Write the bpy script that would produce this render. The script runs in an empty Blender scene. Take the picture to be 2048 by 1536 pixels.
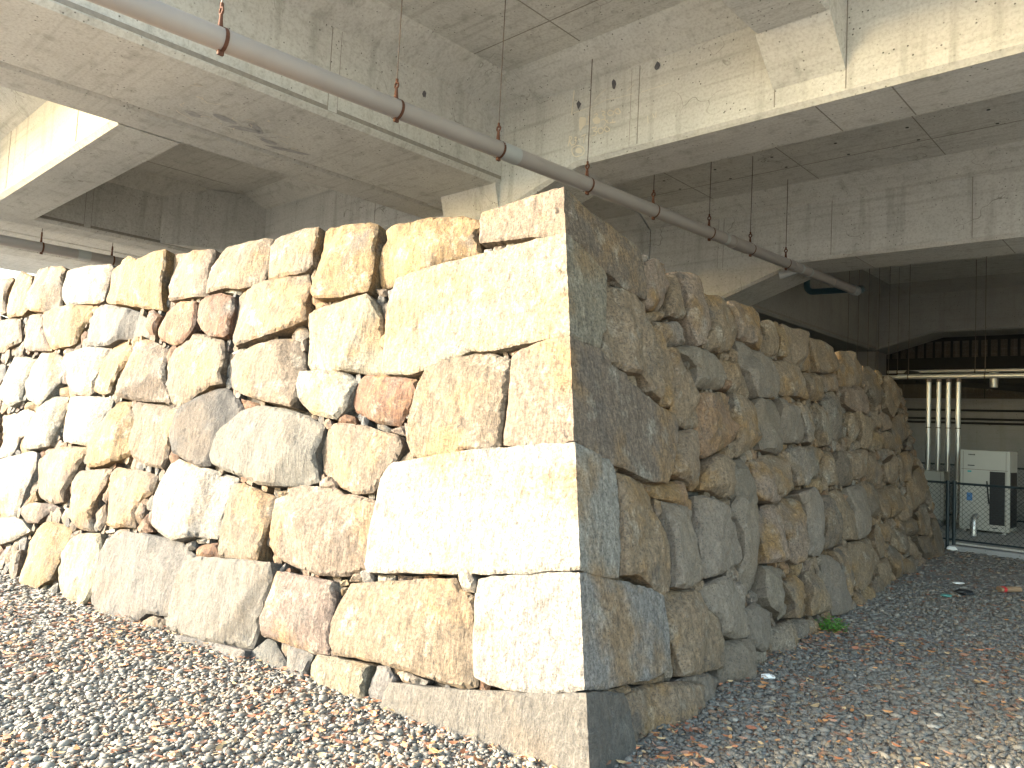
import bpy, bmesh, math, random
import numpy as np
from math import sin, cos, pi, radians, sqrt
from mathutils import Vector, Matrix, noise
from mathutils.geometry import delaunay_2d_cdt

random.seed(7)
rng = np.random.default_rng(7)
scene = bpy.context.scene
col = scene.collection

# ------------------------------------------------------------------ camera
cam_d = bpy.data.cameras.new('camera')
cam = bpy.data.objects.new('camera', cam_d)
col.objects.link(cam)
PITCH, ROLL = radians(3.6), radians(2.9)
fw = Vector((0, cos(PITCH), sin(PITCH)))
r0 = Vector((1, 0, 0)); u0 = r0.cross(fw)
rt = r0 * cos(ROLL) + u0 * sin(ROLL)
up = u0 * cos(ROLL) - r0 * sin(ROLL)
cam.matrix_world = Matrix(((rt.x, up.x, -fw.x, 0), (rt.y, up.y, -fw.y, 0), (rt.z, up.z, -fw.z, 1.5), (0, 0, 0, 1)))
cam_d.sensor_width = 36
cam_d.lens = 1510 * 36 / 2048
cam_d.clip_end = 2000
scene.camera = cam

# ------------------------------------------------------------------ light
SUN_H, SUN_E = 267.0, 18.0
world = bpy.data.worlds.new('World'); scene.world = world
world.use_nodes = True
wn = world.node_tree.nodes; wl = world.node_tree.links
sky = wn.new('ShaderNodeTexSky'); sky.sky_type = 'NISHITA'; sky.sun_disc = False
sky.sun_elevation = radians(SUN_E); sky.sun_rotation = radians(SUN_H)
sky.air_density = 1.0; sky.dust_density = 2.5
bg = wn['Background']; bg.inputs['Strength'].default_value = 0.15
tint = wn.new('ShaderNodeMix'); tint.data_type = 'RGBA'; tint.blend_type = 'MULTIPLY'
tint.inputs[0].default_value = 1; tint.inputs[7].default_value = (.99, .99, .89, 1)   # the photograph's warm white balance
wl.new(sky.outputs[0], tint.inputs[6]); wl.new(tint.outputs[2], bg.inputs['Color'])
sun_d = bpy.data.lights.new('sun', 'SUN'); sun_d.energy = 2.0; sun_d.angle = radians(0.53)
sun_d.color = (1.0, 0.955, 0.87)
sun = bpy.data.objects.new('sun', sun_d); col.objects.link(sun)
sdir = Vector((sin(radians(SUN_H)) * cos(radians(SUN_E)), cos(radians(SUN_H)) * cos(radians(SUN_E)), sin(radians(SUN_E))))
sun.rotation_euler = sdir.to_track_quat('Z', 'Y').to_euler()
sun.location = sdir * 30
scene.view_settings.view_transform = 'Standard'
scene.view_settings.look = 'None'
scene.view_settings.exposure = 3.38
scene.view_settings.gamma = 1.0
scene.cycles.max_bounces = 12
scene.cycles.diffuse_bounces = 10
scene.cycles.use_denoising = True

# ------------------------------------------------------------------ helpers
TA = radians(43.2)
dA = Vector((sin(TA), cos(TA), 0)); dB = Vector((-cos(TA), sin(TA), 0))
def W(a, b, z): return dA * a + dB * b + Vector((0, 0, z))

def mat(name):
    m = bpy.data.materials.new(name); m.use_nodes = True
    return m, m.node_tree.nodes, m.node_tree.links, m.node_tree.nodes['Principled BSDF']

def plain(name, c, rough=.6, metal=0.0, var=.25, scale=6.0, bump=.1, spec=.4):
    m, n, l, p = mat(name)
    tc = n.new('ShaderNodeNewGeometry')
    nz = n.new('ShaderNodeTexNoise'); nz.inputs['Scale'].default_value = scale; nz.inputs['Detail'].default_value = 6
    l.new(tc.outputs['Position'], nz.inputs['Vector'])
    mx = n.new('ShaderNodeMix'); mx.data_type = 'RGBA'
    mx.inputs[6].default_value = (*[v * (1 - var) for v in c], 1); mx.inputs[7].default_value = (*[min(1, v * (1 + var)) for v in c], 1)
    l.new(nz.outputs['Fac'], mx.inputs[0]); l.new(mx.outputs[2], p.inputs['Base Color'])
    p.inputs['Roughness'].default_value = rough; p.inputs['Metallic'].default_value = metal
    p.inputs['Specular IOR Level'].default_value = spec
    if bump:
        bp = n.new('ShaderNodeBump'); bp.inputs['Strength'].default_value = bump; bp.inputs['Distance'].default_value = .01
        n2 = n.new('ShaderNodeTexNoise'); n2.inputs['Scale'].default_value = scale * 8
        l.new(tc.outputs['Position'], n2.inputs['Vector']); l.new(n2.outputs['Fac'], bp.inputs['Height'])
        l.new(bp.outputs['Normal'], p.inputs['Normal'])
    return m

def concrete(name, c1, c2, stain=(.20, .19, .165), board=0.0):
    m, n, l, p = mat(name)
    g = n.new('ShaderNodeNewGeometry')
    rot = n.new('ShaderNodeMapping'); rot.inputs['Rotation'].default_value = (0, 0, radians(43.2))
    l.new(g.outputs['Position'], rot.inputs['Vector'])      # x -> along dB-, y -> along dA
    P = rot.outputs['Vector']
    def nz(scale, detail=6, vec=P, rough=.55):
        t = n.new('ShaderNodeTexNoise'); t.inputs['Scale'].default_value = scale; t.inputs['Detail'].default_value = detail
        t.inputs['Roughness'].default_value = rough; l.new(vec, t.inputs['Vector']); return t.outputs['Fac']
    def ramp(fac, a, b):
        r = n.new('ShaderNodeMapRange'); r.inputs['From Min'].default_value = a; r.inputs['From Max'].default_value = b
        l.new(fac, r.inputs['Value']); return r.outputs['Result']
    def mix(f, a, b, blend='MIX'):
        x = n.new('ShaderNodeMix'); x.data_type = 'RGBA'; x.blend_type = blend
        if isinstance(f, float): x.inputs[0].default_value = f
        else: l.new(f, x.inputs[0])
        for i, v in ((6, a), (7, b)):
            if isinstance(v, tuple): x.inputs[i].default_value = (*v, 1)
            else: l.new(v, x.inputs[i])
        return x.outputs[2]
    def mul(a, b):
        t = n.new('ShaderNodeMath'); t.operation = 'MULTIPLY'
        for i, v in enumerate((a, b)):
            if isinstance(v, float): t.inputs[i].default_value = v
            else: l.new(v, t.inputs[i])
        return t.outputs[0]
    c = mix(ramp(nz(.55), .35, .65), c1, c2)
    c = mix(mul(ramp(nz(2.3, 8), .46, .72), .45), c, tuple(v * .72 for v in c1))
    st = n.new('ShaderNodeMapping'); st.inputs['Scale'].default_value = (7, 7, .5); l.new(P, st.inputs['Vector'])
    c = mix(mul(ramp(nz(1.0, 5, st.outputs['Vector']), .54, .75), .45), c, stain)
    # horizontal shutter-board grain on soffits
    st2 = n.new('ShaderNodeMapping'); st2.inputs['Scale'].default_value = (.6, 14, 14); l.new(P, st2.inputs['Vector'])
    c = mix(mul(ramp(nz(1.0, 4, st2.outputs['Vector']), .52, .75), .35), c, stain)
    c = mix(mul(ramp(nz(38, 4), .45, .75), .4), c, stain)
    # scratches / map cracks
    vd = n.new('ShaderNodeTexNoise'); vd.inputs['Scale'].default_value = 2.2; l.new(P, vd.inputs['Vector'])
    vm = n.new('ShaderNodeVectorMath'); vm.operation = 'ADD'; l.new(P, vm.inputs[0]); l.new(vd.outputs['Color'], vm.inputs[1])
    vo = n.new('ShaderNodeTexVoronoi'); vo.feature = 'DISTANCE_TO_EDGE'; vo.inputs['Scale'].default_value = 1.3
    l.new(vm.outputs[0], vo.inputs['Vector'])
    crack = mul(ramp(vo.outputs['Distance'], .010, .002), ramp(nz(1.1), .52, .62))
    c = mix(mul(crack, .8), c, stain)
    # bug holes
    bh = n.new('ShaderNodeTexVoronoi'); bh.inputs['Scale'].default_value = 17; l.new(P, bh.inputs['Vector'])
    hole = mul(ramp(bh.outputs['Distance'], .17, .08), ramp(nz(3.5), .46, .56))
    c = mix(mul(hole, .95), c, tuple(v * .35 for v in stain))
    bh2 = n.new('ShaderNodeTexVoronoi'); bh2.inputs['Scale'].default_value = 45; l.new(P, bh2.inputs['Vector'])
    h2 = mul(ramp(bh2.outputs['Distance'], .15, .07), ramp(nz(6), .48, .56))
    c = mix(mul(h2, .6), c, tuple(v * .4 for v in stain))
    l.new(c, p.inputs['Base Color']); p.inputs['Roughness'].default_value = .85; p.inputs['Specular IOR Level'].default_value = .25
    b = n.new('ShaderNodeBump'); b.inputs['Strength'].default_value = .35; b.inputs['Distance'].default_value = .012
    hs = n.new('ShaderNodeMath'); hs.operation = 'SUBTRACT'; l.new(nz(22, 8), hs.inputs[0]); l.new(hole, hs.inputs[1])
    l.new(hs.outputs[0], b.inputs['Height']); l.new(b.outputs['Normal'], p.inputs['Normal'])
    return m

def stone_material(name, gravel=False, pits=.6, stain=1.0, lo=.38, hi=1.6, streaks=1.0, veins=0.0):
    m, n, l, p = mat(name)
    at = n.new('ShaderNodeAttribute'); at.attribute_name = 'Col'
    g = n.new('ShaderNodeNewGeometry'); P = g.outputs['Position']
    def nz(scale, detail=6, vec=P, rough=.6):
        t = n.new('ShaderNodeTexNoise'); t.inputs['Scale'].default_value = scale; t.inputs['Detail'].default_value = detail
        t.inputs['Roughness'].default_value = rough; l.new(vec, t.inputs['Vector']); return t.outputs['Fac']
    def ramp(fac, a, b, c=0., d=1.):
        r = n.new('ShaderNodeMapRange'); r.inputs['From Min'].default_value = a; r.inputs['From Max'].default_value = b
        r.inputs['To Min'].default_value = c; r.inputs['To Max'].default_value = d
        l.new(fac, r.inputs['Value']); return r.outputs['Result']
    def mix(f, a, b, blend='MIX'):
        x = n.new('ShaderNodeMix'); x.data_type = 'RGBA'; x.blend_type = blend
        if isinstance(f, float): x.inputs[0].default_value = f
        else: l.new(f, x.inputs[0])
        for i, v in ((6, a), (7, b)):
            if isinstance(v, tuple): x.inputs[i].default_value = (*v, 1)
            else: l.new(v, x.inputs[i])
        return x.outputs[2]
    c = at.outputs['Color']
    if gravel:
        c = mix(1.0, c, ramp(nz(120, 3), .3, .7, .75, 1.2), 'MULTIPLY')
        l.new(c, p.inputs['Base Color']); p.inputs['Roughness'].default_value = .75
        return m
    # stains, iron bands, mineral grain
    c = mix(ramp(nz(2.2, 5), .50, .64, 0., .7 * stain), c, (.19, .115, .05))
    c = mix(ramp(nz(3.7, 6), .55, .72, 0., min(1, .5 * stain + .1)), c, (.065, .058, .052))
    c = mix(ramp(nz(6.0, 7), .56, .70, 0., .45 * min(1, stain)), c, (.26, .24, .20))
    c = mix(1.0, c, ramp(nz(48, 6, rough=.85), .34, .66, lo, hi), 'MULTIPLY')
    gm = n.new('ShaderNodeMapping'); gm.inputs['Rotation'].default_value = (.35, .25, .9); gm.inputs['Scale'].default_value = (34, 34, 8)
    l.new(P, gm.inputs['Vector'])
    streak = nz(1.0, 5, gm.outputs['Vector'], .7)
    c = mix(1.0, c, ramp(streak, .3, .7, 1 - .38 * streaks, 1 + .38 * streaks), 'MULTIPLY')
    tm = n.new('ShaderNodeMapping'); tm.inputs['Scale'].default_value = (26, 26, 13); tm.inputs['Rotation'].default_value = (.2, .1, .4); l.new(P, tm.inputs['Vector'])
    tv = n.new('ShaderNodeTexVoronoi'); tv.inputs['Scale'].default_value = 1.0; l.new(tm.outputs['Vector'], tv.inputs['Vector'])
    pit = n.new('ShaderNodeMath'); pit.operation = 'MULTIPLY'; l.new(ramp(tv.outputs['Distance'], .22, .10), pit.inputs[0]); l.new(ramp(nz(5, 3), .48, .56), pit.inputs[1])
    pm = n.new('ShaderNodeMath'); pm.operation = 'MULTIPLY'; pm.inputs[1].default_value = pits; l.new(pit.outputs[0], pm.inputs[0])
    c = mix(pm.outputs[0], c, (.035, .030, .026))
    if veins:
        vd = n.new('ShaderNodeVectorMath'); vd.operation = 'ADD'; l.new(P, vd.inputs[0])
        vn = n.new('ShaderNodeTexNoise'); vn.inputs['Scale'].default_value = 5; l.new(P, vn.inputs['Vector']); l.new(vn.outputs['Color'], vd.inputs[1])
        ve = n.new('ShaderNodeTexVoronoi'); ve.feature = 'DISTANCE_TO_EDGE'; ve.inputs['Scale'].default_value = 4.5; l.new(vd.outputs[0], ve.inputs['Vector'])
        c = mix(ramp(ve.outputs['Distance'], .004, .022, veins, 0.), c, (.30, .28, .25))
    sp = n.new('ShaderNodeTexVoronoi'); sp.inputs['Scale'].default_value = 60; l.new(P, sp.inputs['Vector'])
    c = mix(ramp(sp.outputs['Distance'], .14, .30, .75, 0.), c, (.045, .04, .036))
    l.new(c, p.inputs['Base Color']); p.inputs['Roughness'].default_value = .8; p.inputs['Specular IOR Level'].default_value = .35
    b1 = n.new('ShaderNodeBump'); b1.inputs['Strength'].default_value = .8; b1.inputs['Distance'].default_value = .014
    l.new(nz(24, 10, rough=.78), b1.inputs['Height'])
    b2 = n.new('ShaderNodeBump'); b2.inputs['Strength'].default_value = .8; b2.inputs['Distance'].default_value = .018
    l.new(streak, b2.inputs['Height']); l.new(b1.outputs['Normal'], b2.inputs['Normal'])
    b3 = n.new('ShaderNodeBump'); b3.inputs['Strength'].default_value = .6; b3.inputs['Distance'].default_value = .005
    l.new(nz(110, 4, rough=.7), b3.inputs['Height']); l.new(b2.outputs['Normal'], b3.inputs['Normal'])
    l.new(b3.outputs['Normal'], p.inputs['Normal'])
    return m

M = {}
M['conc'] = concrete('viaduct concrete', (.60, .605, .575), (.53, .54, .52))
M['conc_b'] = concrete('old viaduct concrete', (.55, .555, .53), (.47, .48, .465))
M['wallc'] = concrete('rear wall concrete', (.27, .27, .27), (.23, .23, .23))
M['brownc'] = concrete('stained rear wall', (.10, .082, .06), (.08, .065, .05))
M['conc_c'] = concrete('shade darkened concrete', (.34, .335, .31), (.28, .28, .265))  # bay three's shade put into a darker copy of the viaduct concrete
M['dark'] = plain('near black finish', (.03, .03, .028), .9)
M['earth'] = plain('packed earth between stones', (.05, .042, .032), .95, var=.5, scale=30, bump=.8)
M['stone'] = stone_material('rough granite')
M['stone_fine'] = stone_material('fine grey stone', pits=.15, stain=.22, lo=.6, hi=1.35, streaks=.5, veins=.12)
M['stone_iron'] = stone_material('iron stained stone', pits=.45, stain=1.6, lo=.4, hi=1.6, streaks=.8, veins=.15)
M['gravel'] = stone_material('river gravel', True)
M['pvc'] = plain('grey pvc', (.30, .28, .27), .42, var=.10, scale=3, bump=.03)
M['pvc_light'] = plain('pale pvc', (.34, .36, .37), .4, var=.08, bump=.02)
M['pvc_blue'] = plain('dark blue pvc', (.045, .10, .13), .4, var=.15)
M['rust'] = plain('rust', (.10, .042, .025), .85, var=.45, scale=40, bump=.5)
M['rod'] = plain('dull steel rod', (.12, .095, .08), .6, var=.3, scale=20)
M['chalk'] = plain('chalk', (.66, .62, .52), .95, var=.1, scale=60)
M['patch'] = plain('dark repair patch', (.10, .10, .11), .9, var=.3, scale=30)
M['seam'] = plain('formwork seam', (.25, .235, .21), .9, var=.3, scale=25)
M['steel'] = plain('galvanised lagging', (.50, .51, .50), .35, metal=.6, var=.08)
M['acbody'] = plain('cream enamel', (.42, .42, .38), .45, var=.05)
M['black'] = plain('black plastic', (.015, .016, .018), .5)
M['blue'] = plain('blue label', (.08, .20, .42), .5, var=.1)
M['teal'] = plain('teal label', (.05, .35, .36), .5, var=.1)
M['greenwire'] = plain('blue green coated steel', (.012, .022, .026), .5, var=.15)
M['white'] = plain('white scrap', (.80, .80, .78), .6, var=.06)
M['brownbag'] = plain('tan paper bag', (.26, .17, .10), .8, var=.2)
M['red'] = plain('red tape', (.55, .03, .03), .5)
M['plant'] = plain('bright green leaves', (.06, .17, .02), .6, var=.4, scale=60, bump=0)
M['teald'] = plain('green plastic scrap', (.08, .25, .22), .5)

def smooth(me, on=True):
    me.polygons.foreach_set('use_smooth', [on] * len(me.polygons))

def link(name, me, parent=None, mats=None):
    o = bpy.data.objects.new(name, me); col.objects.link(o)
    for m in (mats or []): me.materials.append(m)
    if parent is not None:
        o.parent = parent; o.matrix_parent_inverse = Matrix.Translation(-parent.location)
    return o

def tag(o, label=None, cat=None, group=None, kind=None):
    if label: o['label'] = label
    if cat: o['category'] = cat
    if group: o['group'] = group
    if kind: o['kind'] = kind
    return o

def thing(name, loc, label, cat, group=None):
    o = bpy.data.objects.new(name, None); col.objects.link(o); o.location = loc; o.empty_display_size = .2
    return tag(o, label, cat, group)

class MB:
    """collects shapes into one mesh"""
    def __init__(s): s.v = []; s.f = []; s.mi = []
    def poly(s, vs, fs, mi=0):
        k = len(s.v); s.v += [tuple(v) for v in vs]; s.f += [tuple(k + i for i in f) for f in fs]; s.mi += [mi] * len(fs)
    def box(s, a0, a1, b0, b1, z0, z1, mi=0):
        vs = [W(a, b, z) for z in (z0, z1) for (a, b) in ((a0, b0), (a1, b0), (a1, b1), (a0, b1))]
        s.poly(vs, [(0, 1, 2, 3), (7, 6, 5, 4), (4, 5, 1, 0), (5, 6, 2, 1), (6, 7, 3, 2), (7, 4, 0, 3)], mi)
    def prism(s, prof, ext, axis, mi=0):
        """prof: list of (h, z); axis 'a': extruded along a, h is b ; axis 'b': extruded along b, h is a"""
        n = len(prof); vs = []
        for e in ext:
            for h, z in prof: vs.append(W(e, h, z) if axis == 'a' else W(h, e, z))
        fs = [tuple(range(n)), tuple(reversed(range(n, 2 * n)))]
        for i in range(n): j = (i + 1) % n; fs.append((i, n + i, n + j, j))
        s.poly(vs, fs, mi)
    def tube(s, pts, r, seg=12, mi=0, cap=True):
        pts = [Vector(p) for p in pts]; rings = []
        rs = r if isinstance(r, (list, tuple)) else [r] * len(pts)
        ref = None; vs = []
        for i, p in enumerate(pts):
            t = ((pts[min(i + 1, len(pts) - 1)] - pts[max(i - 1, 0)])).normalized()
            if ref is None: ref = Vector((0, 0, 1)) if abs(t.z) < .9 else Vector((1, 0, 0))
            x = t.cross(ref).normalized(); y = x.cross(t).normalized(); ref = y
            for k in range(seg):
                q = 2 * pi * k / seg; vs.append(p + (x * cos(q) + y * sin(q)) * rs[i])
        fs = []
        for i in range(len(pts) - 1):
            for k in range(seg):
                k2 = (k + 1) % seg; fs.append((i * seg + k, i * seg + k2, (i + 1) * seg + k2, (i + 1) * seg + k))
        if cap: fs += [tuple(reversed(range(seg))), tuple((len(pts) - 1) * seg + k for k in range(seg))]
        s.poly(vs, fs, mi)
    def build(s, name, mats, parent=None, sm=False, bev=0):
        me = bpy.data.meshes.new(name); me.from_pydata(s.v, [], s.f)
        me.polygons.foreach_set('material_index', s.mi)
        bm = bmesh.new(); bm.from_mesh(me)
        bmesh.ops.recalc_face_normals(bm, faces=bm.faces)
        if bev:
            es = [e for e in bm.edges if len(e.link_faces) == 2 and e.calc_face_angle(0) > .5]
            bmesh.ops.bevel(bm, geom=es, offset=bev, segments=1, affect='EDGES')
        bm.to_mesh(me); bm.free(); me.update()
        if sm:
            smooth(me)
            try: me.set_sharp_from_angle(angle=radians(40))
            except Exception: pass
        return link(name, me, parent, mats if isinstance(mats, list) else [mats])

# ------------------------------------------------------------------ ground
me = bpy.data.meshes.new('ground')
G = 400
me.from_pydata([(-G, -G, -.004), (G, -G, -.004), (G, G, -.004), (-G, G, -.004)], [], [(0, 1, 2, 3)])
m, n, l, p = mat('gravelly ground')
g = n.new('ShaderNodeNewGeometry')
v1 = n.new('ShaderNodeTexVoronoi'); v1.inputs['Scale'].default_value = 32; l.new(g.outputs['Position'], v1.inputs['Vector'])
cr = n.new('ShaderNodeValToRGB'); cr.color_ramp.interpolation = 'CONSTANT'
els = cr.color_ramp.elements
els[0].position = 0; els[0].color = (.16, .15, .14, 1); els[1].position = .3; els[1].color = (.22, .215, .20, 1)
for ps, cc in ((.5, (.12, .12, .115, 1)), (.68, (.27, .26, .23, 1)), (.8, (.19, .10, .06, 1)), (.92, (.32, .30, .26, 1))):
    e = els.new(ps); e.color = cc
sx = n.new('ShaderNodeSeparateColor'); l.new(v1.outputs['Color'], sx.inputs[0]); l.new(sx.outputs[0], cr.inputs[0])
l.new(cr.outputs[0], p.inputs['Base Color']); p.inputs['Roughness'].default_value = .9
bp = n.new('ShaderNodeBump'); bp.inputs['Strength'].default_value = 1; bp.inputs['Distance'].default_value = .02; bp.invert = True
l.new(v1.outputs['Distance'], bp.inputs['Height']); l.new(bp.outputs['Normal'], p.inputs['Normal'])
tag(link('ground', me, None, [m]), kind='structure')

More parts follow.
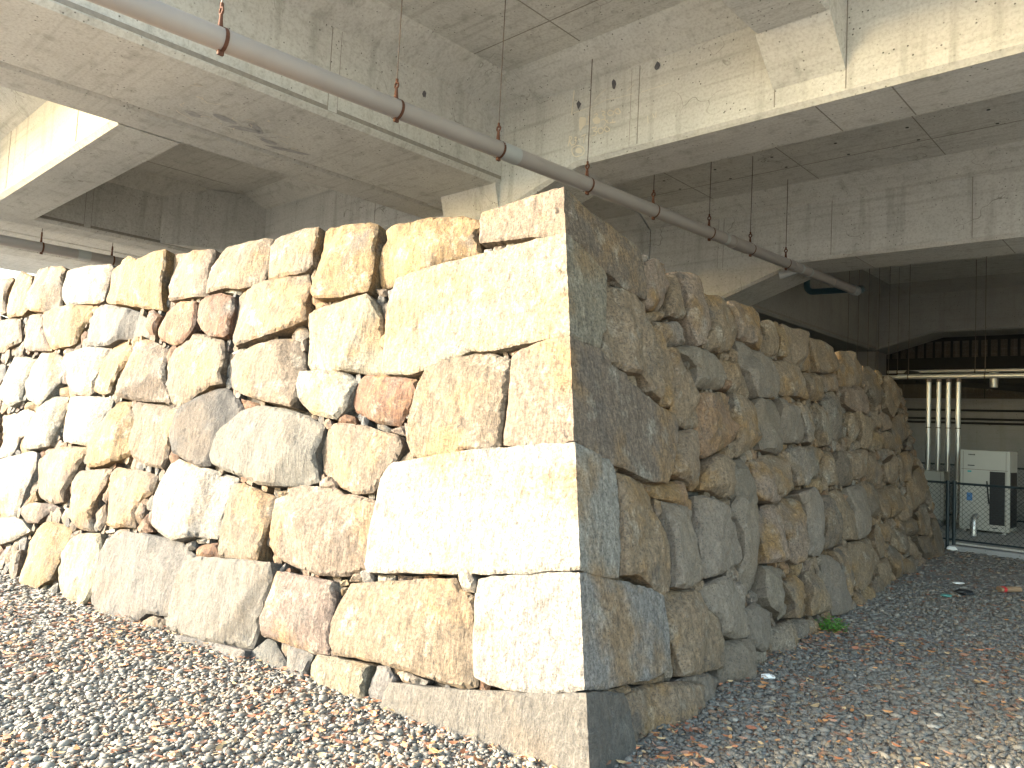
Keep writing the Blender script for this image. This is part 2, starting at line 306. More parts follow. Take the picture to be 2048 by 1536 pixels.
# ------------------------------------------------------------------ stone wall
B0 = Vector((0.41505, 3.44578, 0.0)); K3 = Vector((-0.05885, 0.33267, 1.0))
dR = Vector((sin(radians(37.7)), cos(radians(37.7)), 0)); dL = Vector((sin(radians(-55.3)), cos(radians(-55.3)), 0))
nR = Vector((dR.y, -dR.x, .25)).normalized(); nL = Vector((-dL.y, dL.x, .24)).normalized()
def onwall(u, z, w):
    c = B0 + K3 * z
    d = dR * u if u >= 0 else dL * (-u)
    t = max(-1, min(1, u / .015)) * .5 + .5
    nn = nL.lerp(nR, t)
    nn = nn / max(.55, nn.length ** 2)
    return c + d + nn * w
STONES = """T 0.03 -0.60,2.82 -0.60,2.69 -0.59,2.66 -0.48,2.66 -0.28,2.66 0.00,2.64 0.16,2.61 0.30,2.54 0.40,2.51 0.49,2.50 0.61,2.45 0.80,2.42 0.95,2.42 0.95,2.55 0.93,2.69 0.92,2.76 0.85,2.80 0.66,2.82 0.49,2.86 0.30,2.87 0.16,2.91 0.00,2.96 -0.39,2.90 -0.58,2.87
Y 0.03 -1.32,2.40 -1.36,2.30 -1.37,2.06 -1.38,1.85 -1.36,1.82 -1.11,1.82 -0.88,1.89 -0.66,1.96 -0.50,1.96 -0.19,2.01 0.00,2.03 0.11,2.02 0.21,2.01 0.30,2.01 0.32,2.03 0.35,2.10 0.38,2.12 0.40,2.25 0.41,2.37 0.42,2.47 0.40,2.51 0.29,2.55 0.16,2.61 0.00,2.66 -0.28,2.62 -0.61,2.58 -1.09,2.52 -1.30,2.47
T 0.03 -0.38,1.70 -0.42,1.48 -0.42,1.42 -0.26,1.42 -0.12,1.44 0.00,1.46 0.16,1.42 0.24,1.38 0.35,1.35 0.46,1.33 0.63,1.29 0.80,1.25 1.03,1.23 1.12,1.32 1.19,1.42 1.23,1.52 1.25,1.59 1.22,1.66 1.04,1.69 0.94,1.72 0.72,1.80 0.60,1.83 0.58,1.87 0.42,1.91 0.36,1.96 0.30,2.00 0.11,2.01 0.00,2.03 -0.14,2.01 -0.29,1.96 -0.36,1.92
W 0.04 -1.32,1.17 -1.36,1.02 -1.40,0.79 -1.41,0.68 -1.39,0.64 -0.94,0.70 -0.53,0.75 -0.28,0.79 0.00,0.84 0.10,0.81 0.25,0.78 0.34,0.77 0.38,0.91 0.38,1.06 0.38,1.21 0.37,1.31 0.32,1.36 0.23,1.37 0.21,1.39 0.11,1.42 0.00,1.45 -0.30,1.42 -0.75,1.36 -1.10,1.29 -1.22,1.27 -1.26,1.25
W 0.03 -0.61,0.66 -0.62,0.46 -0.61,0.26 -0.52,0.25 -0.40,0.25 -0.16,0.28 0.00,0.33 0.18,0.30 0.39,0.28 0.61,0.25 0.73,0.25 0.84,0.26 0.86,0.31 0.88,0.41 0.86,0.52 0.84,0.62 0.73,0.67 0.61,0.69 0.47,0.73 0.32,0.76 0.13,0.81 0.00,0.83 -0.27,0.79 -0.50,0.74 -0.59,0.71
G 0.05 -1.20,0.07 -1.22,-0.02 -1.21,-0.15 -0.77,-0.22 -0.19,-0.18 0.00,-0.04 0.23,-0.11 0.38,-0.06 0.38,0.05 0.36,0.12 0.34,0.20 0.30,0.25 0.18,0.28 0.00,0.32 -0.16,0.28 -0.40,0.24 -0.79,0.17 -1.16,0.12
T 0.03 -1.67,0.43 -1.71,0.35 -1.70,0.23 -1.65,0.17 -1.27,0.20 -1.15,0.20 -0.71,0.19 -0.62,0.22 -0.62,0.46 -0.63,0.63 -0.72,0.65 -0.75,0.70 -1.59,0.56
T 0.05 -1.12,1.51 -1.12,1.40 -1.08,1.32 -1.02,1.31 -0.82,1.35 -0.67,1.38 -0.51,1.38 -0.45,1.42 -0.44,1.53 -0.41,1.68 -0.39,1.79 -0.38,1.91 -0.43,1.93 -0.53,1.96 -0.76,1.95 -0.89,1.91 -1.00,1.85 -1.08,1.69
T 0.03 -2.20,1.01 -2.33,0.97 -2.34,0.81 -2.32,0.67 -2.23,0.61 -2.04,0.58 -1.85,0.57 -1.62,0.59 -1.50,0.64 -1.42,0.68 -1.42,0.72 -1.39,0.83 -1.36,0.95 -1.37,1.04 -1.55,1.06 -1.67,1.06 -1.79,1.09 -2.09,1.08 -2.19,1.05
G 0.05 -3.25,0.20 -3.26,0.02 -2.86,0.02 -2.40,0.06 -2.34,0.18 -2.27,0.36 -2.22,0.50 -2.24,0.58 -2.98,0.52 -3.16,0.47 -3.22,0.36
G 0.05 -3.00,1.29 -3.05,1.20 -3.02,1.15 -2.83,1.11 -2.66,1.09 -2.48,1.05 -2.27,1.06 -2.08,1.08 -1.94,1.12 -1.96,1.22 -1.98,1.30 -1.95,1.38 -1.93,1.48 -2.09,1.54 -2.37,1.59 -2.65,1.60 -2.81,1.55 -2.86,1.48 -2.97,1.37
G 0.03 -4.26,0.30 -4.26,0.19 -4.27,0.05 -4.08,-0.10 -3.77,-0.05 -3.58,0.07 -3.29,0.10 -3.27,0.20 -3.25,0.32 -3.19,0.42 -3.15,0.50 -3.36,0.58 -3.67,0.59 -3.99,0.57 -4.22,0.49 -4.27,0.38
B 0.05 0.41,2.34 0.40,2.23 0.38,2.10 0.35,2.00 0.38,1.93 0.50,1.93 0.59,1.89 0.78,1.89 0.86,1.79 0.97,1.75 1.09,1.71 1.21,1.72 1.29,1.78 1.33,1.92 1.31,2.05 1.20,2.21 1.18,2.23 1.02,2.31 0.96,2.38 0.80,2.43 0.68,2.46 0.55,2.45 0.44,2.44
B 0.05 0.38,1.21 0.38,1.11 0.37,0.92 0.37,0.78 0.55,0.76 0.70,0.68 0.85,0.62 0.91,0.63 0.97,0.70 1.02,0.80 1.03,0.91 0.98,1.03 0.93,1.11 0.89,1.18 0.78,1.25 0.57,1.28 0.41,1.30
Y 0.02 -2.20,2.05 -2.20,1.91 -2.15,1.87 -1.62,1.85 -1.38,1.83 -1.39,1.95 -1.45,2.06 -1.45,2.22 -1.49,2.32 -1.57,2.39 -2.06,2.31 -2.19,2.26
W 0.03 -3.77,0.91 -3.77,0.78 -3.75,0.66 -3.64,0.62 -3.36,0.59 -3.14,0.64 -2.91,0.65 -2.88,0.79 -2.81,0.95 -2.79,1.08 -3.53,1.16 -3.66,1.12 -3.74,1.00
O 0.03 -1.46,2.81 -1.51,2.76 -1.54,2.61 -1.52,2.48 -1.49,2.45 -1.22,2.50 -0.85,2.57 -0.62,2.60 -0.65,2.74 -0.60,2.79 -0.61,2.84 -0.77,2.89 -1.03,2.90 -1.18,2.88 -1.41,2.89 -1.47,2.88
T 0.01 -1.98,1.33 -1.96,1.26 -1.94,1.18 -1.82,1.12 -1.57,1.07 -1.41,1.09 -1.31,1.19 -1.22,1.30 -1.18,1.38 -1.22,1.44 -1.38,1.46 -1.52,1.49 -1.87,1.50 -1.93,1.45
P 0.03 -2.23,0.41 -2.29,0.25 -2.29,0.16 -1.82,0.14 -1.70,0.16 -1.70,0.34 -1.67,0.45 -1.70,0.55 -2.20,0.54
O 0.03 -2.11,2.83 -2.14,2.62 -2.13,2.43 -2.08,2.38 -1.82,2.38 -1.57,2.41 -1.54,2.48 -1.53,2.63 -1.54,2.73 -1.52,2.81 -1.55,2.94 -1.65,2.97 -2.05,2.98 -2.10,2.95
B 0.05 0.86,0.54 0.88,0.41 0.94,0.32 0.98,0.19 1.34,0.14 1.62,0.11 1.66,0.25 1.62,0.38 1.44,0.51 1.30,0.60 0.96,0.63 0.85,0.60
T 0.04 -3.09,2.27 -3.06,2.10 -2.98,2.05 -2.80,2.08 -2.52,2.13 -2.30,2.18 -2.17,2.23 -2.22,2.37 -2.19,2.50 -2.24,2.61 -2.60,2.58 -3.04,2.54 -3.11,2.49
T 0.04 -2.99,1.86 -2.94,1.72 -2.78,1.67 -2.48,1.62 -2.21,1.59 -2.18,1.64 -2.17,1.71 -2.18,1.86 -2.23,2.00 -2.29,2.10 -2.40,2.10 -2.79,2.04 -2.97,2.00 -3.05,1.94
B 0.04 0.37,0.14 0.41,-0.02 0.86,-0.06 1.19,-0.05 1.24,0.08 1.22,0.11 0.95,0.17 0.51,0.23 0.37,0.23
D 0.02 -3.65,1.38 -3.63,1.30 -3.54,1.20 -3.18,1.12 -3.08,1.14 -3.08,1.23 -3.00,1.30 -2.97,1.43 -2.87,1.51 -2.86,1.58 -2.96,1.68 -3.10,1.74 -3.23,1.72 -3.34,1.66 -3.56,1.56 -3.61,1.46
T 0.02 -2.83,0.85 -2.87,0.68 -2.87,0.54 -2.71,0.56 -2.52,0.56 -2.41,0.58 -2.39,0.64 -2.37,0.75 -2.35,0.90 -2.35,0.98 -2.68,1.05 -2.78,1.03
Y 0.03 -5.01,0.29 -5.01,0.18 -4.91,0.02 -4.72,-0.08 -4.52,-0.10 -4.38,-0.00 -4.29,0.11 -4.23,0.22 -4.30,0.40 -4.39,0.52 -4.73,0.48 -4.93,0.38
T 0.01 -3.83,1.70 -3.76,1.61 -3.60,1.55 -3.46,1.64 -3.24,1.74 -3.09,1.76 -3.13,1.84 -3.10,1.97 -3.15,2.10 -3.40,2.16 -3.61,2.18 -3.64,2.13 -3.79,2.07 -3.88,1.94
Y 0.02 -1.88,0.03 -1.86,-0.08 -1.55,-0.10 -1.39,-0.08 -1.37,0.08 -1.35,0.17 -1.55,0.16 -1.79,0.14 -1.86,0.10
O 0.03 -5.23,2.87 -5.21,2.74 -5.22,2.59 -5.18,2.56 -4.42,2.45 -4.13,2.42 -4.16,2.61 -4.12,2.80 -4.18,2.99 -4.40,2.99 -4.67,2.94 -4.86,3.00 -5.19,2.94
G 0.03 1.50,1.04 1.49,0.90 1.51,0.75 1.50,0.64 1.87,0.63 2.19,0.66 2.22,0.74 2.20,0.85 2.17,0.94 2.04,0.99 1.87,1.08 1.62,1.14 1.53,1.14
R 0 -1.69,1.73 -1.70,1.64 -1.67,1.59 -1.41,1.51 -1.26,1.51 -1.17,1.61 -1.08,1.70 -1.10,1.79 -1.30,1.82 -1.60,1.84 -1.65,1.81
G 0.04 1.01,1.05 1.03,0.91 1.01,0.75 0.95,0.65 1.11,0.62 1.34,0.63 1.48,0.67 1.51,0.73 1.49,0.88 1.46,1.00 1.36,1.07 1.20,1.11 1.01,1.13
O 0.02 -5.68,0.33 -5.69,0.18 -5.68,0.01 -5.51,-0.09 -5.22,-0.02 -5.02,0.09 -5.00,0.21 -4.91,0.34 -4.95,0.48 -5.02,0.52 -5.33,0.52 -5.61,0.41
T 0.02 -3.47,2.76 -3.48,2.61 -3.47,2.52 -3.30,2.55 -3.02,2.54 -2.79,2.58 -2.75,2.64 -2.71,2.84 -2.73,2.96 -3.00,2.97 -3.38,2.98 -3.43,2.89
G 0.09 -3.66,-0.13 -3.34,-0.14 -2.77,-0.10 -2.39,-0.04 -2.39,0.05 -2.69,0.03 -3.03,0.02 -3.50,-0.04 -3.79,-0.04
B 0.02 -4.55,1.92 -4.63,1.78 -4.56,1.63 -4.32,1.61 -3.91,1.61 -3.91,1.75 -3.92,1.92 -3.99,2.07 -4.27,2.15 -4.45,2.14 -4.46,2.03
B 0.01 -4.21,1.46 -4.21,1.36 -4.23,1.24 -4.16,1.14 -3.94,1.09 -3.73,1.08 -3.68,1.17 -3.66,1.28 -3.64,1.38 -3.58,1.48 -3.60,1.55 -3.89,1.57 -4.15,1.58
B 0.01 -4.41,0.86 -4.45,0.72 -4.42,0.59 -4.26,0.58 -3.97,0.62 -3.98,0.72 -3.89,0.84 -3.81,0.89 -3.79,1.02 -3.99,1.04 -4.36,1.04 -4.42,1.00
W 0.01 -2.22,1.76 -2.20,1.66 -2.06,1.56 -1.82,1.53 -1.75,1.58 -1.71,1.62 -1.67,1.78 -1.70,1.82 -1.79,1.86 -2.21,1.85
T 0.03 -2.71,2.76 -2.71,2.58 -2.60,2.59 -2.24,2.61 -2.17,2.67 -2.18,2.77 -2.12,2.88 -2.16,2.98 -2.32,3.00 -2.69,2.95
R 0.04 1.68,1.71 1.66,1.55 1.67,1.44 1.74,1.39 1.90,1.41 2.19,1.49 2.36,1.53 2.34,1.67 2.33,1.78 2.33,1.87 2.20,1.90 2.00,1.87 1.68,1.84
O 0.02 -4.69,1.49 -4.79,1.37 -4.87,1.20 -4.88,1.07 -4.83,1.01 -4.58,1.04 -4.36,1.10 -4.24,1.18 -4.24,1.27 -4.22,1.35 -4.31,1.48 -4.41,1.60 -4.58,1.60 -4.61,1.55
T 0.02 -5.79,0.82 -5.68,0.70 -5.43,0.66 -5.13,0.70 -5.12,0.79 -5.06,0.89 -5.01,1.02 -4.95,1.10 -4.91,1.18 -5.19,1.17 -5.49,1.12 -5.70,1.02
W 0.01 -5.48,1.52 -5.50,1.38 -5.52,1.25 -5.48,1.21 -5.20,1.20 -4.88,1.19 -4.82,1.28 -4.76,1.37 -4.72,1.56 -4.76,1.63 -5.48,1.62
G 0.01 -5.42,2.39 -5.39,2.21 -5.34,2.13 -4.89,2.11 -4.76,2.17 -4.38,2.19 -4.31,2.20 -4.40,2.37 -4.53,2.43 -4.75,2.47 -5.28,2.54 -5.37,2.49
T 0.02 -4.14,2.86 -4.07,2.66 -4.01,2.49 -3.81,2.50 -3.49,2.52 -3.48,2.61 -3.49,2.71 -3.48,2.88 -3.52,2.95 -3.89,2.95 -4.14,2.98
W 0.01 -6.30,0.46 -6.01,0.49 -5.91,0.63 -5.82,0.80 -5.75,0.95 -5.79,1.08 -5.94,1.08 -6.60,0.96
S 0 -2.46,-0.12 -2.23,-0.15 -2.02,-0.14 -2.07,0.05 -2.22,0.13 -2.30,0.13 -2.43,0.03
G 0.05 1.47,0.51 1.62,0.38 1.66,0.29 1.86,0.23 2.05,0.22 2.10,0.31 2.08,0.43 1.97,0.55 1.73,0.62 1.46,0.60
B 0.02 1.33,1.99 1.32,1.85 1.26,1.71 1.25,1.64 1.50,1.59 1.69,1.60 1.69,1.74 1.69,1.88 1.68,1.98 1.57,2.08 1.40,2.16 1.24,2.13
T 0.02 -5.01,0.79 -5.06,0.66 -5.04,0.57 -4.74,0.51 -4.60,0.52 -4.62,0.63 -4.57,0.80 -4.47,0.90 -4.45,1.02 -4.59,1.02 -4.97,0.97
G 0.02 2.15,0.97 2.20,0.85 2.20,0.69 2.15,0.54 2.20,0.43 2.37,0.45 2.50,0.50 2.57,0.68 2.57,0.79 2.54,0.90 2.51,1.00 2.17,1.12 2.07,1.00
B 0.02 1.20,1.47 1.16,1.40 1.11,1.29 1.34,1.25 1.52,1.18 1.60,1.19 1.65,1.27 1.68,1.34 1.66,1.46 1.67,1.56 1.50,1.58 1.24,1.57
W 0 -6.18,2.92 -6.15,2.75 -6.08,2.64 -5.94,2.57 -5.35,2.56 -5.25,2.59 -5.25,2.67 -5.24,2.77 -5.22,2.94 -5.29,2.98 -6.13,2.99
G 0.05 2.66,2.29 2.64,2.17 2.73,2.08 2.81,1.95 2.88,1.89 3.17,1.91 3.51,1.95 3.62,2.05 3.60,2.20 3.58,2.31 3.35,2.32 3.05,2.33 2.82,2.37 2.65,2.37
W 0.02 -6.37,1.99 -6.41,1.85 -6.44,1.69 -6.37,1.59 -6.05,1.53 -5.90,1.54 -5.77,1.64 -5.73,1.74 -5.66,1.84 -5.66,1.96 -5.94,2.06 -6.33,2.08
R 0.01 -4.18,2.32 -4.18,2.20 -4.08,2.14 -3.80,2.08 -3.70,2.10 -3.61,2.18 -3.56,2.25 -3.57,2.41 -3.60,2.46 -3.98,2.48 -4.13,2.44
B 0.05 2.05,2.54 2.03,2.42 1.94,2.33 1.84,2.24 1.86,2.20 2.21,2.21 2.39,2.24 2.62,2.32 2.63,2.41 2.59,2.50 2.56,2.58 2.52,2.67 2.41,2.70 2.23,2.69 2.05,2.68
G 0.05 3.67,0.97 3.75,0.79 3.65,0.58 3.89,0.55 4.29,0.54 4.38,0.69 4.38,0.90 4.22,1.06 3.99,1.13 3.50,1.08
S 0.04 1.63,0.03 1.73,-0.04 2.05,-0.08 2.15,0.01 2.17,0.12 2.04,0.20 1.66,0.25
W 0.02 -5.67,1.92 -5.54,1.86 -5.50,1.74 -5.40,1.65 -5.07,1.63 -5.02,1.67 -5.02,1.77 -4.94,1.99 -4.94,2.09 -5.27,2.10 -5.64,2.03
W 0 -6.65,0.98 -6.33,1.02 -6.26,1.08 -6.22,1.20 -6.07,1.25 -6.01,1.45 -6.19,1.48 -6.93,1.44
P 0.05 2.57,0.88 2.59,0.76 2.56,0.62 2.89,0.60 3.16,0.59 3.22,0.65 3.22,0.77 3.09,0.90 3.03,1.00 2.80,1.03 2.54,0.95
O 0.02 -6.25,2.33 -6.10,2.12 -6.00,2.10 -5.62,2.12 -5.56,2.15 -5.52,2.30 -5.43,2.42 -5.46,2.55 -5.90,2.55 -6.31,2.49
S 0.02 1.23,0.09 1.22,-0.05 1.51,-0.09 1.76,-0.06 1.67,0.04 1.49,0.11 1.12,0.17 0.95,0.17
R 0.03 -3.58,2.41 -3.57,2.29 -3.48,2.22 -3.32,2.14 -3.12,2.13 -3.07,2.16 -3.09,2.28 -3.08,2.38 -3.13,2.48 -3.29,2.52 -3.55,2.48
B 0.03 -6.86,2.92 -6.84,2.79 -6.77,2.58 -6.59,2.52 -6.26,2.51 -6.09,2.53 -6.12,2.68 -6.15,2.81 -6.13,2.98 -6.21,3.02 -6.82,3.06
P 0.03 0.94,2.55 0.97,2.39 1.07,2.38 1.26,2.40 1.36,2.48 1.41,2.64 1.39,2.73 1.34,2.80 1.14,2.77 0.95,2.68
P 0.04 1.67,2.70 1.67,2.55 1.65,2.41 1.70,2.31 1.76,2.21 1.83,2.22 1.89,2.30 2.02,2.39 2.04,2.52 2.04,2.67 2.02,2.76 1.89,2.80 1.71,2.81 1.50,2.76
W 0.03 -6.05,1.23 -6.04,1.11 -5.98,1.09 -5.58,1.15 -5.56,1.25 -5.52,1.46 -5.52,1.63 -5.82,1.62 -5.96,1.48
S 0.03 2.81,1.82 2.80,1.70 2.85,1.58 2.80,1.46 3.21,1.43 3.32,1.42 3.41,1.46 3.47,1.55 3.37,1.66 3.39,1.80 3.38,1.91 3.07,1.89 2.87,1.88
W 0 -7.06,1.74 -6.86,1.57 -6.58,1.50 -6.42,1.57 -6.45,1.71 -6.42,1.86 -6.39,2.02 -6.97,2.06 -7.04,1.93
P 0.04 2.59,2.54 2.63,2.47 2.64,2.38 2.82,2.38 3.05,2.34 3.29,2.32 3.37,2.48 3.44,2.60 3.36,2.67 3.30,2.73 3.09,2.71 2.96,2.72 2.70,2.74 2.51,2.69
G 0.02 1.58,2.11 1.72,2.04 1.69,1.89 1.91,1.90 2.21,1.92 2.22,2.00 2.18,2.13 2.11,2.20 1.85,2.20 1.66,2.21 1.42,2.16
S 0.03 2.09,0.28 2.11,0.17 2.28,0.08 2.54,0.07 2.67,0.18 2.63,0.27 2.34,0.39 2.10,0.37
G 0 -1.36,0.08 -1.38,-0.08 -1.25,-0.10 -1.22,0.05 -1.17,0.14 -1.23,0.19 -1.33,0.17
B 0.03 2.35,1.68 2.36,1.53 2.24,1.50 2.29,1.46 2.37,1.40 2.77,1.48 2.83,1.54 2.78,1.64 2.79,1.77 2.75,1.84 2.52,1.89 2.36,1.90
B 0.02 2.89,1.33 2.92,1.21 2.99,1.13 3.18,1.06 3.49,1.10 3.77,1.13 3.70,1.22 3.55,1.36 3.37,1.42 3.17,1.43 2.83,1.41
B 0.05 1.69,1.34 1.66,1.29 1.60,1.18 1.76,1.17 1.93,1.11 2.05,1.12 2.11,1.19 2.17,1.33 2.20,1.39 2.24,1.46 2.18,1.48 1.97,1.42 1.74,1.38
P 0.03 3.12,0.90 3.25,0.74 3.23,0.59 3.33,0.53 3.54,0.56 3.63,0.62 3.64,0.81 3.65,0.93 3.62,1.05 3.41,1.07 3.08,1.02
O 0 -4.94,1.95 -5.00,1.79 -5.03,1.69 -4.87,1.65 -4.71,1.67 -4.65,1.86 -4.50,1.99 -4.50,2.08 -4.68,2.16 -4.79,2.17 -4.89,2.09
G 0.03 2.50,0.51 2.44,0.40 2.51,0.34 2.66,0.28 2.83,0.20 2.95,0.21 3.02,0.27 2.81,0.42 2.93,0.48 3.06,0.48 3.09,0.53 2.88,0.57 2.56,0.61
S 0 -2.09,0.07 -2.03,-0.10 -1.89,-0.07 -1.87,0.04 -1.82,0.13 -2.09,0.15
B 0.03 5.07,0.46 5.09,0.31 5.12,0.15 5.36,0.08 5.55,0.15 5.79,0.15 6.04,0.25 6.17,0.44 5.88,0.55 5.15,0.56
S 0.02 2.14,1.32 2.12,1.23 2.11,1.11 2.31,1.04 2.51,1.01 2.63,1.06 2.59,1.14 2.57,1.24 2.54,1.33 2.49,1.39 2.19,1.37
O 0.01 -7.46,2.91 -7.42,2.66 -7.32,2.54 -7.18,2.48 -6.86,2.50 -6.77,2.58 -6.83,2.74 -6.86,2.83 -6.88,2.97 -7.16,3.04 -7.38,3.04
G 0.04 5.32,0.92 5.27,0.72 5.32,0.57 5.84,0.58 6.09,0.62 6.21,0.71 6.12,0.83 6.10,0.98 5.84,1.11 5.29,1.09
B 0.03 4.04,2.56 3.92,2.36 4.01,2.30 4.27,2.30 4.53,2.30 4.88,2.33 4.90,2.46 4.82,2.63 4.84,2.71 4.77,2.74 4.54,2.73 4.33,2.73 4.03,2.73
R 0.01 0.93,1.17 1.04,1.14 1.28,1.08 1.44,1.04 1.54,1.04 1.55,1.11 1.48,1.17 1.34,1.25 1.03,1.23 0.80,1.24
G 0.04 3.43,1.84 3.41,1.69 3.44,1.58 3.50,1.53 4.04,1.54 4.08,1.61 4.08,1.75 3.97,1.87 3.84,1.94 3.50,1.93
B 0.03 2.95,0.37 3.02,0.28 2.96,0.19 3.16,0.17 3.48,0.15 3.49,0.24 3.39,0.40 3.29,0.50 2.95,0.45
B 0.02 4.40,0.45 4.55,0.27 4.61,0.11 4.81,0.10 5.02,0.18 5.09,0.31 5.05,0.51 4.79,0.57 4.33,0.55
P 0.05 2.59,1.30 2.59,1.21 2.59,1.13 2.68,1.06 2.90,1.03 3.09,1.03 3.19,1.07 3.06,1.11 2.94,1.25 2.86,1.39 2.61,1.38
S 0.03 4.09,0.32 4.20,0.03 4.50,0.00 4.64,0.11 4.53,0.24 4.49,0.38 4.36,0.51 4.12,0.54
B 0.01 3.60,2.15 3.60,2.00 4.06,1.99 4.38,1.97 4.36,2.07 4.29,2.19 4.24,2.30 3.89,2.34 3.61,2.32
T 0.04 3.51,0.36 3.54,0.21 3.55,0.12 3.95,0.10 4.13,0.14 4.08,0.22 3.96,0.34 3.74,0.45 3.48,0.45
T 0 -7.54,2.47 -7.32,2.10 -7.16,2.09 -6.98,2.14 -6.75,2.20 -6.83,2.32 -6.93,2.46 -7.17,2.48 -7.38,2.46
B 0.04 5.97,2.44 5.94,2.25 6.19,2.25 6.96,2.33 7.29,2.42 7.22,2.55 7.05,2.66 6.86,2.73 6.46,2.73 6.14,2.70
B 0.04 8.09,2.31 8.03,2.09 8.44,1.97 8.88,2.09 9.52,2.20 9.81,2.40 9.80,2.56 9.51,2.64 8.77,2.59 8.33,2.57
P 0.02 -6.67,2.35 -6.63,2.13 -6.54,2.09 -6.05,2.09 -6.16,2.18 -6.25,2.33 -6.34,2.48 -6.72,2.49
B 0.01 1.41,2.64 1.36,2.48 1.35,2.38 1.62,2.40 1.67,2.53 1.67,2.69 1.60,2.76 1.39,2.73
G 0.02 1.20,2.23 1.24,2.14 1.43,2.17 1.69,2.23 1.70,2.32 1.65,2.39 1.28,2.32 1.10,2.30
P 0.04 5.96,2.13 5.81,2.02 6.00,1.99 6.50,1.95 6.96,1.92 7.20,2.00 7.48,2.16 7.38,2.26 7.13,2.33 6.60,2.28 6.00,2.24
B 0.04 4.90,2.46 4.87,2.31 5.27,2.33 5.78,2.41 5.86,2.47 5.84,2.60 5.75,2.67 5.53,2.69 5.23,2.72 4.86,2.69
B 0.02 4.73,0.90 4.86,0.75 4.94,0.61 5.26,0.57 5.29,0.84 5.25,0.95 5.25,1.08 4.92,1.09 4.63,1.05
B 0.05 8.63,1.07 8.42,0.88 8.38,0.70 8.84,0.70 9.62,0.82 10.12,1.00 10.08,1.17 9.70,1.31 8.97,1.21
W 0 -6.16,0.23 -5.82,0.32 -5.61,0.41 -5.76,0.47 -5.95,0.49 -6.29,0.45
B 0.01 2.36,2.04 2.38,1.94 2.50,1.89 2.68,1.86 2.80,1.88 2.75,1.98 2.69,2.11 2.60,2.18 2.42,2.16 2.23,2.18
G 0.02 2.61,0.10 2.61,-0.01 2.86,-0.05 3.01,0.04 3.14,0.14 3.06,0.17 2.68,0.18
S 0.01 5.12,1.96 5.20,1.84 5.20,1.61 5.44,1.59 5.73,1.62 5.81,1.87 5.66,2.00 5.53,2.14 5.24,2.11
G 0.02 4.02,1.83 4.12,1.69 4.07,1.54 4.26,1.53 4.45,1.50 4.58,1.66 4.57,1.80 4.49,1.90 4.28,1.94 4.00,1.92
D 0.02 4.39,0.92 4.42,0.75 4.34,0.57 4.57,0.57 4.89,0.61 4.77,0.86 4.58,1.04 4.35,1.06
D 0.03 8.18,1.77 8.18,1.51 9.05,1.66 9.68,1.78 9.81,2.00 9.51,2.18 8.49,1.98
D 0.03 8.73,0.56 8.68,0.37 9.62,0.31 9.84,0.53 10.36,0.53 10.10,0.82 9.62,0.82 8.95,0.69 8.29,0.67
B 0.03 4.41,2.10 4.45,1.99 4.87,1.99 5.18,2.03 5.25,2.08 5.21,2.18 5.16,2.30 4.86,2.29 4.45,2.26
G 0.04 4.64,1.79 4.60,1.63 4.67,1.52 4.93,1.52 5.09,1.63 5.18,1.82 4.99,1.93 4.72,1.98 4.56,1.93
B 0.02 3.47,2.60 3.41,2.52 3.29,2.33 3.46,2.33 3.56,2.33 3.77,2.39 3.84,2.58 3.85,2.71 3.73,2.71 3.60,2.70 3.38,2.66
B 0.02 6.26,1.27 6.40,1.15 6.72,1.06 7.21,1.02 7.25,1.11 7.07,1.36 6.86,1.50 6.29,1.40
S 0.01 4.00,1.43 4.04,1.32 4.03,1.21 4.54,1.20 4.57,1.24 4.50,1.36 4.47,1.48 4.25,1.51 3.95,1.51
D 0.02 5.10,1.32 5.06,1.13 5.30,1.11 5.77,1.11 5.72,1.19 5.65,1.32 5.56,1.47 5.14,1.46
P 0 -5.70,0.47 -5.51,0.49 -5.40,0.59 -5.26,0.64 -5.41,0.66 -5.70,0.64 -5.92,0.55
B 0 -7.89,3.04 -7.60,2.56 -7.44,2.55 -7.37,2.56 -7.43,2.69 -7.45,2.84 -7.39,2.96 -7.48,3.01 -7.72,3.02
G 0.03 3.57,1.39 3.68,1.27 3.76,1.16 3.93,1.15 4.00,1.25 4.01,1.36 3.90,1.46 3.85,1.50 3.49,1.46
G 0.04 -5.04,-0.13 -4.68,-0.11 -4.71,-0.04 -4.85,-0.00 -5.07,-0.01 -5.18,-0.05
B 0.02 5.98,0.57 5.90,0.48 6.09,0.31 6.38,0.33 6.64,0.38 6.67,0.46 6.53,0.62 6.21,0.66
D 0.01 6.08,1.05 6.14,0.90 6.19,0.73 6.62,0.72 6.66,0.90 6.68,1.02 6.38,1.13 5.91,1.15
B 0.02 7.17,0.84 7.20,0.69 7.56,0.67 7.96,0.80 8.10,0.93 7.87,1.06 7.30,1.07
T 0.03 6.43,1.76 6.39,1.53 6.86,1.50 7.06,1.63 6.97,1.78 6.96,1.92 6.34,1.95
D 0 9.65,0.23 9.62,-0.03 10.15,-0.02 10.72,0.15 10.67,0.33 10.33,0.51 9.96,0.51
D 0.03 8.51,0.23 8.77,0.06 9.54,0.01 9.76,0.12 9.67,0.30 8.66,0.36 8.29,0.39
B 0.03 5.63,1.38 5.64,1.21 5.88,1.17 6.20,1.20 6.18,1.31 6.29,1.49 5.57,1.48
B 0.03 6.00,0.17 6.10,0.07 6.29,-0.02 6.64,-0.01 6.66,0.19 6.51,0.29 6.04,0.29
D 0.01 7.39,2.43 7.48,2.21 7.64,2.09 7.91,2.17 8.13,2.36 8.11,2.49 7.94,2.64 7.49,2.66
G 0 2.16,0.06 2.25,0.00 2.50,-0.00 2.57,0.04 2.30,0.14 2.17,0.11
T 0.04 7.30,1.21 7.39,1.11 7.74,1.08 8.25,1.22 8.32,1.39 7.91,1.45 7.32,1.33
